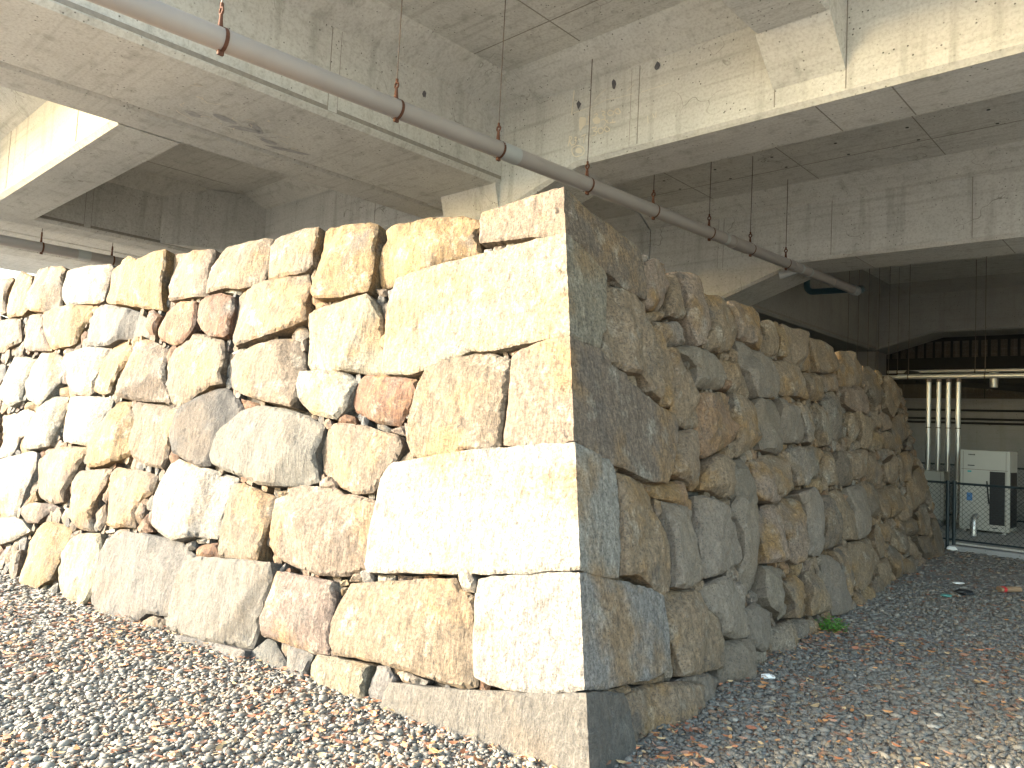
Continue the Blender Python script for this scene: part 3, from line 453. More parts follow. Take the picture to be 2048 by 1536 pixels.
T 0 -5.72,-0.06 -5.64,-0.05 -5.66,0.09 -5.69,0.24 -5.74,0.23 -5.92,0.08
B 0.01 4.66,1.32 4.71,1.14 5.03,1.13 5.04,1.32 5.12,1.48 4.82,1.48
D 0.02 6.80,0.15 6.98,-0.02 7.23,-0.04 7.36,0.12 7.19,0.31 6.97,0.41 6.74,0.35
B 0.01 6.66,0.86 6.70,0.71 7.07,0.60 7.12,0.65 7.21,0.88 7.21,1.02 6.72,1.05
T -0.02 0.62,1.84 0.72,1.80 0.84,1.79 0.90,1.80 0.89,1.84 0.78,1.91 0.58,1.89
T 0.02 5.85,1.83 5.86,1.70 6.06,1.58 6.39,1.62 6.42,1.81 6.33,1.94 5.88,1.91
B 0.03 8.39,1.30 8.31,1.12 8.77,1.09 9.00,1.24 9.44,1.41 9.02,1.52 8.39,1.46
R -0.01 -3.14,0.51 -2.87,0.55 -2.91,0.63 -3.17,0.57
W 0.05 -0.69,0.65 -0.61,0.65 -0.60,0.69 -0.65,0.75 -0.73,0.73
P 0.02 5.17,2.24 5.30,2.14 5.60,2.15 5.80,2.00 5.89,2.13 5.83,2.24 5.67,2.36 5.16,2.31
R 0 -4.37,2.28 -4.28,2.20 -4.21,2.18 -4.17,2.28 -4.15,2.37 -4.29,2.43 -4.39,2.40
G -0.01 0.85,0.27 0.88,0.20 0.96,0.17 0.93,0.35 0.89,0.38
T 0.02 -3.62,-0.03 -3.47,-0.02 -3.35,0.01 -3.37,0.06 -3.48,0.07 -3.63,0.01
P -0.01 -4.00,0.65 -3.95,0.63 -3.88,0.73 -3.86,0.83 -3.99,0.88
W -0.02 -1.14,0.13 -1.00,0.15 -0.98,0.17 -1.13,0.19 -1.19,0.17
D 0.01 7.27,0.39 7.49,0.24 7.81,0.20 7.85,0.33 7.76,0.52 7.21,0.56
B 0.02 7.73,0.73 7.85,0.61 8.17,0.61 8.38,0.70 8.36,0.93 7.85,0.94
O 0.02 5.25,0.04 5.30,-0.06 5.64,-0.07 5.77,-0.00 5.79,0.10 5.39,0.12
G 0.01 1.98,0.52 2.08,0.37 2.19,0.39 2.09,0.55 1.86,0.58
B 0.01 3.34,-0.02 3.53,-0.06 3.65,-0.01 3.62,0.08 3.40,0.12
B 0.01 7.61,1.54 8.40,1.52 8.55,1.61 8.20,1.79 7.72,1.75
S 0.01 3.07,0.00 3.22,-0.02 3.33,0.04 3.38,0.13 3.15,0.16
B -0.01 0.66,0.22 0.85,0.18 0.86,0.24 0.81,0.25 0.58,0.24
G -0.03 -1.42,2.34 -1.35,2.32 -1.31,2.40 -1.31,2.47 -1.43,2.42
O 0.02 3.82,2.54 3.77,2.37 3.88,2.36 4.02,2.56 4.02,2.67 3.99,2.76 3.86,2.73
D 0.01 7.85,0.47 8.05,0.41 8.57,0.38 8.68,0.56 8.24,0.63 7.90,0.61
O 0.02 3.95,1.15 4.12,1.11 4.54,1.07 4.58,1.13 4.54,1.19 4.00,1.20
T -0.02 -4.47,0.54 -4.43,0.63 -4.48,0.74 -4.61,0.66 -4.51,0.53
P -0.02 -1.18,1.40 -1.12,1.40 -1.13,1.51 -1.21,1.53
D 0.02 7.48,-0.04 7.77,-0.06 8.06,0.05 7.99,0.18 7.47,0.17
G 0 4.55,-0.02 4.90,-0.05 4.97,0.08 4.61,0.11
G -0.02 -1.06,1.79 -0.91,1.85 -0.92,1.89 -1.11,1.82
R -0.02 -3.89,0.58 -3.76,0.61 -3.84,0.73 -3.96,0.61
D 0.01 5.75,-0.02 5.95,-0.05 6.27,-0.00 6.06,0.15 5.84,0.16
B 0.01 6.58,0.58 6.67,0.46 6.98,0.42 7.17,0.47 7.03,0.61 6.61,0.67
P -0.02 -4.22,1.39 -4.18,1.48 -4.14,1.58 -4.27,1.60 -4.33,1.55
P 0.02 7.62,1.96 7.83,1.77 8.23,1.82 8.44,1.97 7.90,2.06
O -0.02 -6.18,1.03 -6.03,1.09 -6.11,1.24 -6.18,1.25 -6.26,1.11
T -0.02 -1.19,1.27 -1.10,1.30 -1.12,1.39 -1.24,1.28
T -0.02 -1.92,1.08 -1.78,1.09 -1.76,1.12 -1.85,1.16 -1.93,1.12
B 0.02 4.90,-0.05 5.05,-0.06 5.29,0.00 5.21,0.10 5.01,0.12
G -0.02 -1.47,0.58 -1.40,0.59 -1.41,0.67 -1.51,0.63
T 0.01 0.34,0.24 0.47,0.22 0.51,0.23 0.47,0.26 0.30,0.27
P -0.03 -3.01,1.75 -2.94,1.74 -2.99,1.94 -3.05,1.84
O 0.01 7.06,1.58 7.21,1.50 7.53,1.55 7.54,1.72 7.09,1.76
R -0.02 -1.81,1.50 -1.65,1.51 -1.66,1.55 -1.75,1.57 -1.82,1.52
G 0 1.10,2.31 1.33,2.36 1.35,2.39 1.26,2.40 1.03,2.36
W -0.02 -1.37,0.60 -1.24,0.61 -1.23,0.65 -1.38,0.64
D 0.02 8.73,1.52 9.78,1.53 9.73,1.77 9.04,1.64
R -0.02 -2.81,1.57 -2.68,1.57 -2.65,1.62 -2.88,1.65
G -0.01 -4.20,0.50 -4.05,0.56 -4.05,0.60 -4.25,0.56 -4.29,0.49
G 0 0.95,2.67 1.05,2.69 1.12,2.74 1.03,2.78 0.92,2.75
W -0.02 -0.44,2.63 -0.39,2.61 -0.29,2.63 -0.29,2.66 -0.43,2.66
G -0.02 -0.76,1.91 -0.63,1.93 -0.62,1.97 -0.76,1.95
P -0.02 -1.42,2.10 -1.37,2.10 -1.37,2.21 -1.43,2.21
B 0.02 7.90,0.19 8.23,0.10 8.37,0.26 7.97,0.39
R -0.02 -2.14,2.31 -2.06,2.31 -1.99,2.35 -2.05,2.38 -2.15,2.37
T -0.02 0.40,0.75 0.59,0.70 0.57,0.73 0.50,0.76 0.36,0.77
T -0.03 -3.78,1.58 -3.82,1.67 -3.90,1.77 -3.91,1.61
G 0 -5.00,-0.06 -4.90,-0.04 -4.96,0.08 -5.06,0.01
S 0 2.12,0.02 2.12,-0.06 2.25,-0.03 2.15,0.07
R -0.02 -0.39,1.94 -0.31,1.95 -0.29,1.98 -0.37,1.98 -0.43,1.96
P -0.02 -4.48,0.75 -4.42,0.84 -4.44,0.93 -4.56,0.78
P -0.02 -1.30,1.47 -1.19,1.45 -1.22,1.51 -1.32,1.48
O -0.02 -5.68,1.63 -5.48,1.63 -5.55,1.72 -5.74,1.70
T -0.01 1.41,0.57 1.47,0.58 1.49,0.66 1.35,0.62
T 0.01 7.47,1.80 7.74,1.77 7.64,1.98 7.24,2.04
R -0.02 -1.01,0.64 -0.92,0.67 -0.91,0.70 -1.01,0.68
O -0.02 -6.37,1.48 -6.15,1.49 -6.12,1.55 -6.41,1.56
T -0.02 -0.53,2.60 -0.45,2.61 -0.43,2.65 -0.54,2.65
O -0.01 3.33,0.49 3.38,0.43 3.53,0.56 3.34,0.56
T -0.03 -4.64,1.58 -4.58,1.61 -4.64,1.72 -4.72,1.67
B -0.02 -1.10,1.70 -1.05,1.71 -1.02,1.78 -1.08,1.78
P -0.02 -4.92,0.40 -4.77,0.48 -4.79,0.51 -4.96,0.46
Y 0 -5.14,-0.08 -5.07,-0.06 -5.12,0.04 -5.21,0.00
T -0.02 -1.59,0.57 -1.49,0.58 -1.51,0.62 -1.56,0.61
P -0.02 -1.21,0.62 -1.15,0.62 -1.10,0.66 -1.22,0.65
T -0.03 -1.49,2.38 -1.45,2.39 -1.43,2.43 -1.56,2.45
T -0.02 -5.82,2.05 -5.64,2.03 -5.61,2.11 -5.87,2.10
G -0.02 -3.24,0.54 -3.17,0.56 -3.18,0.61 -3.30,0.58
O -0.02 -5.75,0.62 -5.66,0.67 -5.73,0.74 -5.83,0.66
S -0.02 -0.89,1.86 -0.79,1.91 -0.91,1.89
G -0.02 -1.45,1.49 -1.34,1.47 -1.32,1.48 -1.38,1.51 -1.45,1.51
R 0.02 2.20,1.92 2.35,1.92 2.37,1.98 2.23,2.00
B 0 7.09,1.76 7.45,1.78 7.25,1.90 6.95,1.91
P -0.02 -5.69,1.07 -5.53,1.09 -5.56,1.14 -5.75,1.12
R -0.02 -1.43,2.22 -1.36,2.21 -1.36,2.28 -1.43,2.26
S -0.02 -1.12,1.51 -1.10,1.58 -1.20,1.56
B -0.02 -1.09,0.63 -1.04,0.64 -1.03,0.67 -1.10,0.66
O -0.02 1.94,1.03 2.02,1.02 2.02,1.07 1.87,1.08
O -0.03 -1.65,0.48 -1.59,0.53 -1.69,0.52
W -0.02 -3.21,2.53 -3.09,2.51 -3.06,2.55 -3.34,2.55
W -0.02 -3.15,0.60 -3.01,0.62 -3.02,0.65 -3.17,0.62
O -0.02 -2.32,0.99 -2.24,1.01 -2.22,1.04 -2.34,1.02
O 0.01 8.04,2.42 8.21,2.45 8.30,2.65 8.03,2.64
W -0.02 -0.61,2.60 -0.55,2.59 -0.55,2.64 -0.61,2.64
T -0.01 0.39,1.31 0.46,1.30 0.48,1.33 0.39,1.35
P -0.02 -5.42,1.14 -5.31,1.16 -5.34,1.20 -5.47,1.19
O -0.03 -1.68,0.53 -1.61,0.55 -1.63,0.57 -1.70,0.55
S -0.02 -0.58,1.94 -0.51,1.98 -0.60,1.95
P -0.03 -1.65,0.42 -1.60,0.51 -1.67,0.45
W -0.02 -2.22,0.49 -2.20,0.54 -2.19,0.59 -2.24,0.54
O -0.02 -1.40,1.07 -1.37,1.06 -1.34,1.11 -1.40,1.09
O -0.02 3.43,1.46 3.59,1.48 3.66,1.52 3.45,1.51
W -0.01 -4.37,0.53 -4.24,0.55 -4.25,0.57 -4.40,0.54
T 0 -0.02,2.03 0.03,2.05 0.02,2.07 -0.05,2.05
W -0.02 -3.04,2.00 -2.95,2.02 -2.92,2.05 -3.06,2.01"""
PAL = dict(T=(.102, .077, .055), O=(.112, .071, .030), W=(.150, .137, .118), G=(.086, .080, .073), B=(.078, .057, .040), R=(.082, .040, .021),
           D=(.030, .029, .029), P=(.090, .066, .054), Y=(.122, .104, .073), S=(.056, .056, .055))
GRAIN = dict(T='stone', O='stone_iron', W='stone', G='stone_fine', B='stone_iron', R='stone_iron', D='stone_fine', P='stone_iron', Y='stone', S='stone_fine')
def inside(x, y, poly):
    c = np.zeros(len(x), bool); n = len(poly); j = n - 1
    for i in range(n):
        xi, yi = poly[i]; xj, yj = poly[j]
        if yi != yj:
            c ^= ((yi > y) != (yj > y)) & (x < (xj - xi) * (y - yi) / (yj - yi) + xi)
        j = i
    return c
def segdist(P, A, Bq):
    """distance of points P (n,2) to closed polyline A (m,2)->B"""
    out = np.full(len(P), 1e9)
    for a, b in zip(A, Bq):
        d = b - a; L = d @ d + 1e-12
        t = np.clip(((P - a) @ d) / L, 0, 1)
        q = P - (a + t[:, None] * d)
        out = np.minimum(out, np.hypot(q[:, 0], q[:, 1]))
    return out
def stone_mesh(idx, poly, prot, colr, fine):
    poly = np.array(poly); cen = poly.mean(0)
    corner = poly[:, 0].min() < -.1 and poly[:, 0].max() > .1
    size = sqrt(abs(np.dot(poly[:, 0], np.roll(poly[:, 1], -1)) - np.dot(poly[:, 1], np.roll(poly[:, 0], -1))) / 2)
    h = fine
    sharp = corner or size > .5
    # round the outline a little, resample, roughen
    pts = []
    n = len(poly)
    for i in range(n):
        p0, p1, p2 = poly[i - 1], poly[i], poly[(i + 1) % n]
        if corner and abs(p1[0]) < .02: pts.append(p1); continue
        k = .05 if sharp else .08
        pts.append(p1 + (p0 - p1) * k); pts.append(p1 * .98 + (p0 + p2) * .01); pts.append(p1 + (p2 - p1) * k)
    pts = np.array(pts); ring = []
    for i in range(len(pts)):
        a, b = pts[i], pts[(i + 1) % len(pts)]; L = np.hypot(*(b - a)); m_ = max(1, int(round(L / h)))
        for k in range(m_):
            q = a + (b - a) * k / m_
            if not (corner and abs(q[0]) < .03):
                v = noise.noise_vector(Vector((q[0] * 9, q[1] * 9, idx * 3.1))) * .007 + noise.noise_vector(Vector((q[0] * 30, q[1] * 30, idx))) * .004
                q = q + np.array([v.x, v.y])
            ring.append(q)
    ring = np.array(ring)
    tn = np.roll(ring, -1, 0) - np.roll(ring, 1, 0); tn /= np.maximum(1e-9, np.hypot(tn[:, 0], tn[:, 1]))[:, None]
    ex_ = np.stack([tn[:, 1], -tn[:, 0]], 1) * .003
    if corner: ex_[np.abs(ring[:, 0]) < .03] = 0
    ring = ring + ex_
    A, Bq = ring, np.roll(ring, -1, 0)
    x0, y0 = ring.min(0); x1, y1 = ring.max(0)
    gx, gy = np.meshgrid(np.arange(x0, x1, h), np.arange(y0, y1, h * .87))
    gx = gx + (np.arange(gx.shape[0])[:, None] % 2) * h * .5
    P = np.stack([gx.ravel(), gy.ravel()], 1)
    P += rng.uniform(-.22, .22, P.shape) * h
    if corner:
        zz = np.arange(y0, y1, h * .8)
        P = P[np.abs(P[:, 0]) > h * .6]
        for off in (0, .014, -.014): P = np.concatenate([P, np.stack([np.full_like(zz, off), zz], 1)])
    P = P[inside(P[:, 0], P[:, 1], ring)]
    if len(P):
        d = segdist(P, A, Bq); keep = d > h * .45; P, d = P[keep], d[keep]
    else: d = np.zeros(0)
    nb = len(ring)
    allp = np.concatenate([ring, P]); dd = np.concatenate([np.zeros(nb), d])
    vs, _, fs, ov, _, _ = delaunay_2d_cdt([Vector(q) for q in allp], [], [list(range(nb))], 1, 1e-6)
    if not fs: return None
    # distance / height profile
    rad = max(dd.max() if len(dd) else .02, .012)
    face_r = cen[0] > 0 and not corner
    er = min((.016 if not face_r else .018) if not corner else .010, rad * .5)
    dep = min((.015 if not face_r else .022) if not corner else .009, .010 + er)
    rr = random.Random(idx * 17 + 3)
    tilt = np.array([rr.uniform(-.06, .06), rr.uniform(-.07, .05)]) * (0 if corner else 1)
    if face_r: tilt = np.array([rr.uniform(-.13, .05), rr.uniform(-.09, .06)])
    bulge = (0 if corner else (.006 if not face_r else .010)) * min(1, rad / .12)
    amp = .006 if corner else min(.014 if not face_r else .026, .12 * rad)
    # split faces: a few random cutting planes give each block its own facets
    facets = []
    if not corner:
        for _ in range(rr.randint(3, 5) if face_r else rr.randint(2, 4)):
            an_ = rr.uniform(0, 2 * pi); sl = rr.uniform(.25, .95) if face_r else rr.uniform(.10, .40)
            off = rr.uniform(.35, .85) * rad
            facets.append((cos(an_) * sl, sin(an_) * sl, off * sl))
    V = []; n2 = len(vs)
    src = [ov[i][0] if ov[i] else -1 for i in range(n2)]
    bound = {}
    for i in range(n2):
        x, y = vs[i]; s_ = src[i]
        d_ = dd[s_] if s_ >= 0 else 0.
        t = min(1, d_ / er); w = prot - dep * (1 - sqrt(1 - (1 - t) ** 2)) * 1.0
        t2 = min(1, d_ / rad); w += bulge * (1 - (1 - t2) ** 2)
        q = Vector((x, y, idx * 7.3))
        f = noise.fractal(q * 3.2, .9, 2.1, 5) * amp
        # chipped facets: ridged low-frequency planes
        f += (abs(noise.noise(q * 5.5 + Vector((9, 3, 1)))) - .25) * amp * 1.1
        f += noise.fractal(Vector((x * 22, y * 14, idx)), .8, 2.2, 3) * .0035
        # split grain: ragged ridges running up the face
        lean = x + y * .35
        g_ = noise.noise(Vector((lean * 11, y * 2.2, idx * 2.7))) + .6 * noise.noise(Vector((lean * 24, y * 5, idx * 1.3)))
        f += g_ * ((.016 if not corner else .005) if x > 0.0 else .0035)
        if corner: f *= min(1, abs(x) / .06 + .25)
        if corner and abs(x) < .03: w -= max(0, noise.noise(Vector((0, y * 13, idx))) + .5 * noise.noise(Vector((0, y * 40, idx)))) * .022
        if facets:
            wx = x - cen[0] + noise.noise(q * 6) * .02; wy = y - cen[1] + noise.noise(q * 6 + Vector((5, 5, 5))) * .02
            w += max(-.06, min(0, min(fo - (fx * wx + fy * wy) for fx, fy, fo in facets)))
        w += f * (.4 + .6 * t) + (x - cen[0]) * tilt[0] + (y - cen[1]) * tilt[1]
        V.append(onwall(x, y, w))
        if s_ >= 0 and s_ < nb: bound[s_] = i
    order = [bound[k] for k in range(nb) if k in bound]
    F = [tuple(f) for f in fs]
    # sides going back into the wall
    depth = .10 + min(.25, size * .5)
    prev = order
    for lev, sh in ((.35, .995), (1.0, .95)):
        new = []
        for k in order:
            x, y = vs[k]; x2 = cen[0] + (x - cen[0]) * sh; y2 = cen[1] + (y - cen[1]) * sh
            if corner and abs(x) < .02: x2 = x
            new.append(len(V)); V.append(onwall(x2, y2, prot - dep - depth * lev))
        for i in range(len(order)):
            j = (i + 1) % len(order); F.append((prev[i], new[i], new[j], prev[j]))
        prev = new
    if not corner: F.append(tuple(prev))
    # colour variation, with shade and skylight put into some stones
    jit = [rr.uniform(.88, 1.12)] * 3; jit[2] *= rr.uniform(.93, 1.05)
    c = np.array(colr) * np.array(jit)
    if corner and cen[1] < .3: c = c * np.array((.82, .80, .76))  # shade at the foot put into the bottom quoin's colour
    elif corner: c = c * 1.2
    if cen[0] > .05 and not corner: c = c * .90 + np.array((.185, .130, .078)) * .50  # right face warmed and lightened in colour to offset its blue shade
    return V, F, c
def make_mesh(name, parts):
    me = bpy.data.meshes.new(name); V = []; F = []; C = []
    for v, f, c in parts:
        k = len(V); V += [tuple(q) for q in v]; F += [tuple(i + k for i in t) for t in f]; C += [(*c, 1)] * len(v)
    me.from_pydata(V, [], F); me.update()
    ca = me.color_attributes.new('Col', 'FLOAT_COLOR', 'POINT')
    ca.data.foreach_set('color', np.array(C, dtype=np.float32).ravel())
    bm = bmesh.new(); bm.from_mesh(me); bmesh.ops.recalc_face_normals(bm, faces=bm.faces); bm.to_mesh(me); bm.free()
    smooth(me)
    try: me.set_sharp_from_angle(angle=radians(26))
    except Exception: pass
    return me
wall = thing('stone_wall', B0, 'battered dry stone wall of rough fitted granite blocks meeting at a sharp corner under the concrete deck', 'stone wall')
polys = []
rest = []
for i, ln in enumerate(STONES.strip().splitlines()):
    t = ln.split(); poly = [tuple(map(float, q.split(','))) for q in t[2:]]
    polys.append(np.array(poly))
    cx = sum(q[0] for q in poly) / len(poly)
    dist = 3.6 + (abs(cx) * (.75 if cx > 0 else .45))
    fine = .0048 * dist
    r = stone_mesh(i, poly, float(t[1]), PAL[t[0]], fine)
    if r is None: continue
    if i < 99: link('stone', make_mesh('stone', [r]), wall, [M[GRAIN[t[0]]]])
    else: rest.append(r)
# small packing chips in every remaining gap
chips = []
N = 30000
cu = rng.uniform(-8, 10.6, N); cz = rng.uniform(-.05, 2.9, N)
free = np.ones(N, bool); dist = np.full(N, 1e9)
for P_ in polys:
    x0, y0 = P_.min(0) - .15; x1, y1 = P_.max(0) + .15
    s_ = np.where((cu > x0) & (cu < x1) & (cz > y0) & (cz < y1))[0]
    if not len(s_): continue
    free[s_] &= ~inside(cu[s_], cz[s_], P_)
    dist[s_] = np.minimum(dist[s_], segdist(np.stack([cu[s_], cz[s_]], 1), P_, np.roll(P_, -1, 0)))
def topz(u): return 2.97 - .11 * min(abs(u), 3.2)
ids = [k for k in np.where(free & (dist < .2) & (dist > .010))[0] if cz[k] < topz(cu[k]) - .12]
placed = []
for k in sorted(ids, key=lambda k: -dist[k]):
    r_ = min(.07, dist[k] * 1.45)
    if any((cu[k] - a) ** 2 + (cz[k] - b) ** 2 < (r_ * .75 + c * .75) ** 2 for a, b, c in placed): continue
    placed.append((cu[k], cz[k], r_))
    if len(placed) > 1400: break
for q, (u, z, r_) in enumerate(placed):
    n_ = random.randint(5, 8); a0 = random.random() * 6; sq = random.uniform(.7, 1.2)
    poly = [(u + r_ * 1.15 * sq * cos(a0 + 2 * pi * i / n_) * random.uniform(.8, 1.1), z + r_ * 1.15 / sq * sin(a0 + 2 * pi * i / n_) * random.uniform(.8, 1.1)) for i in range(n_)]
    fine = .008 * (3.6 + abs(u) * .6)
    r = stone_mesh(1000 + q, poly, -.012 - random.random() * .03, PAL[random.choice('TBGPRGBS')], max(fine, r_ * .35))
    if r: rest.append(r)
o = link('packing_stones', make_mesh('packing_stones', rest), wall, [M['stone']]); o['kind'] = 'stuff'
# earth core just behind the faces
mb = MB()
def corew(u, z): return onwall(u, z, -.11)
us = list(np.linspace(-12, -.3, 20)) + [-.001, .001] + list(np.linspace(.3, 10.2, 20))
for i in range(len(us) - 1):
    u0_, u1_ = us[i], us[i + 1]
    zt = lambda u: topz(u) - .16
    zs0 = np.linspace(-.3, zt(u0_), 6); zs1 = np.linspace(-.3, zt(u1_), 6)
    for k in range(5):
        mb.poly([corew(u0_, zs0[k]), corew(u1_, zs1[k]), corew(u1_, zs1[k + 1]), corew(u0_, zs0[k + 1])], [(0, 1, 2, 3)])
# flat top of the fill and far end
tp = [corew(-12, topz(-12) - .16), corew(0, topz(0) - .16 - .3), corew(10.2, topz(10) - .16)]
back = W(14.2, 14.5, 2.3)
mb.poly([tp[0], tp[1], tp[2], back], [(0, 1, 2, 3)])
mb.poly([corew(10.2, -.3), corew(10.2, topz(10) - .16), back, Vector((back.x, back.y, -.3))], [(0, 1, 2, 3)])
mb.build('earth_core', M['earth'], wall)

# ------------------------------------------------------------------ concrete viaducts
ZS, ZB = 5.65, 4.50
vd = thing('concrete_viaduct', W(6.8, 7, 0), 'pale grey concrete deck with deep haunched beams and chalk marks above the stone corner', 'viaduct')
b = MB(); b.box(.9, 21.9, -6.5, 7.79, ZS, ZS + .3)
# slab formwork seams and drilled holes belong to the slab surface
for bb in (1.1, 3.0, 4.9):
    b.box(.95, 6.0, bb, bb + .012, ZS - .003, ZS + .02, 1)
for aa in (1.9, 3.7, 5.5): b.box(aa, aa + .012, -4, 6.0, ZS - .0035, ZS + .02, 1)
for aa in (9.1, 10.8): b.box(aa, aa + .012, -4, 7.7, ZS - .0035, ZS + .02, 1)
for bb in (1.0, 2.75, 4.5, 6.3): b.box(7.3, 11.5, bb, bb + .012, ZS - .003, ZS + .02, 1)
for aa in (9.0, 10.2, 10.7):
    for bb in np.arange(-1, 7.5, .9):
        b.tube([W(aa + .05, bb + .3, ZS - .004), W(aa + .05, bb + .3, ZS + .02)], .022, 8, 2)
for (aa, bb) in ((3.2, 2.4), (4.6, 3.9), (2.6, 4.6), (5.2, 1.4)):
    b.tube([W(aa, bb, ZS - .004), W(aa, bb, ZS + .02)], .02, 8, 2)
b.build('deck_slab', [M['conc'], M['seam'], M['black']], vd)

CH = .045
def beam_a(name, a0, a1, b0, b1, zb, parent, mt, strips=(), zt=ZS + .02):
    m_ = MB(); m_.prism([(b0, zt), (b0, zb + CH), (b0 + CH, zb), (b1 - CH, zb), (b1, zb + CH), (b1, zt)], (a0, a1), 'a')
    m_.box(a0 + .01, a1 - .01, b0 - .004, b0 + .02, zb + CH + .012, zb + CH + .055, 1)
    for s_ in strips:
        m_.box(s_, s_ + .10, b0 - .006, b0 + .02, zb + .06, zt - .27, 0)
        m_.box(s_ - .008, s_, b0 - .003, b0 + .02, zb + .06, zt - .27, 1); m_.box(s_ + .10, s_ + .108, b0 - .003, b0 + .02, zb + .06, zt - .27, 1)
    return m_.build(name, [mt, M['seam']], parent)
def beam_b(name, a0, a1, prof, parent, mt, strips=(), seams=(), zb=ZB):
    """prof: lower outline as (b, z) from small b to large b; chamfered lower arrises"""
    m_ = MB(); n_ = len(prof)
    b0, b1 = prof[0][0], prof[-1][0]
    secs = []
    for (bb, z) in prof:
        secs.append([W(a0, bb, ZS + .02), W(a0, bb, z + CH), W(a0 + CH, bb, z), W(a1 - CH, bb, z), W(a1, bb, z + CH), W(a1, bb, ZS + .02)])
    vs = [v for s_ in secs for v in s_]; fs = [tuple(range(6)), tuple(reversed(range((n_ - 1) * 6, n_ * 6)))]
    for i in range(n_ - 1):
        for k in range(6): k2 = (k + 1) % 6; fs.append((i * 6 + k, i * 6 + k2, (i + 1) * 6 + k2, (i + 1) * 6 + k))
    m_.poly(vs, fs)
    for s_ in strips:
        m_.box(a0 - .006, a0 + .02, s_, s_ + .09, zb + .06, ZS - .25, 0)
        m_.box(a0 - .003, a0 + .02, s_ - .008, s_, zb + .06, ZS - .25, 1); m_.box(a0 - .003, a0 + .02, s_ + .09, s_ + .098, zb + .06, ZS - .25, 1)
    for s_ in seams:
        m_.box(a0 - .003, a0 + .02, s_, s_ + .010, zb + .06, ZS - .25, 1)
        m_.box(a0 + .06, a1 - .06, s_ - .35, s_ - .34, zb - .003, zb + .02, 1)
    return m_.build(name, [mt, M['seam']], parent)
def haunch_a(a0, a1, bf, sgn, parent, mt):   # sloping fillet between slab and a beam running along a
    m_ = MB(); m_.prism([(bf, ZS + .012), (bf + sgn * .40, ZS + .012), (bf, ZS - .24)] if sgn < 0 else [(bf, ZS + .012), (bf, ZS - .24), (bf + .40, ZS + .012)], (a0, a1), 'a')
    return m_.build('haunch', mt, parent)
def haunch_b(b0, b1, af, parent, mt, sgn=-1):
    m_ = MB(); m_.prism([(af, ZS + .012), (af + sgn * .40, ZS + .012), (af, ZS - .24)], (b0, b1), 'b')
    return m_.build('haunch', mt, parent)
# bay one
beam_a('beam', .9, 6.42, 6.38, 7.79, ZB, vd, M['conc'], strips=(3.95,))
haunch_a(.9, 6.40, 6.38, -1, vd, M['conc'])
beam_b('beam', 6.42, 7.22, [(-6.5, 4.5), (5.24, 4.5), (6.38, 4.13), (7.40, 4.13), (7.43, 4.5), (7.79, 4.5)], vd, M['conc'], strips=(4.42,), seams=(2.93, 2.3))
haunch_b(2.95, 6.40, 6.42, vd, M['conc'])
haunch_b(-6.5, 2.31, 6.42, vd, M['conc'])
# cross rib of bay one with its splayed end
m_ = MB(); m_.prism([(2.31, ZS + .02), (2.31, 5.1), (2.33, 5.08), (2.93, 5.08), (2.95, 5.1), (2.95, ZS + .02)], (.9, 6.03), 'a')
m_.poly([W(6.03, 2.31, 5.08), W(6.03, 2.95, 5.08), W(6.425, 2.95, 4.72), W(6.425, 2.31, 4.72), W(6.03, 2.31, ZS + .02), W(6.03, 2.95, ZS + .02), W(6.425, 2.95, ZS + .02), W(6.425, 2.31, ZS + .02)],
        [(0, 1, 2, 3), (7, 6, 5, 4), (0, 3, 7, 4), (1, 5, 6, 2), (0, 4, 5, 1), (3, 2, 6, 7)])
m_.build('rib', [M['conc']], vd)
# short splay where beam meets the column head, and the column itself
m_ = MB(); m_.prism([(6.33, 4.51), (6.425, 4.17), (6.425, 4.51)], (6.40, 7.39), 'b'); m_.build('haunch', M['conc'], vd)
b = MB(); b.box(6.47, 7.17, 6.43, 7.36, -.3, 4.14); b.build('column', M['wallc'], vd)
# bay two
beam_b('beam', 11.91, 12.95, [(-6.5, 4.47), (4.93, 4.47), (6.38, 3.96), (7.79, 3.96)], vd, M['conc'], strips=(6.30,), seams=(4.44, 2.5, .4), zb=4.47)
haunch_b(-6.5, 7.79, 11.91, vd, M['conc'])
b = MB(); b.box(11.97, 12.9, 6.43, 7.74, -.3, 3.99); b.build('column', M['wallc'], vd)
# bay three
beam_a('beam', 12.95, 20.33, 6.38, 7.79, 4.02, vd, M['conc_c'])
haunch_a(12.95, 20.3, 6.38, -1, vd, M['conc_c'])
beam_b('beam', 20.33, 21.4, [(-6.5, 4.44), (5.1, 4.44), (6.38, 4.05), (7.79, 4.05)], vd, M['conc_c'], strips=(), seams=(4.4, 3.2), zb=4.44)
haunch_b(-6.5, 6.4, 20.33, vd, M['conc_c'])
b = MB(); b.box(20.4, 21.3, 6.43, 7.74, -.3, 4.09); b.build('column', M['wallc'], vd)

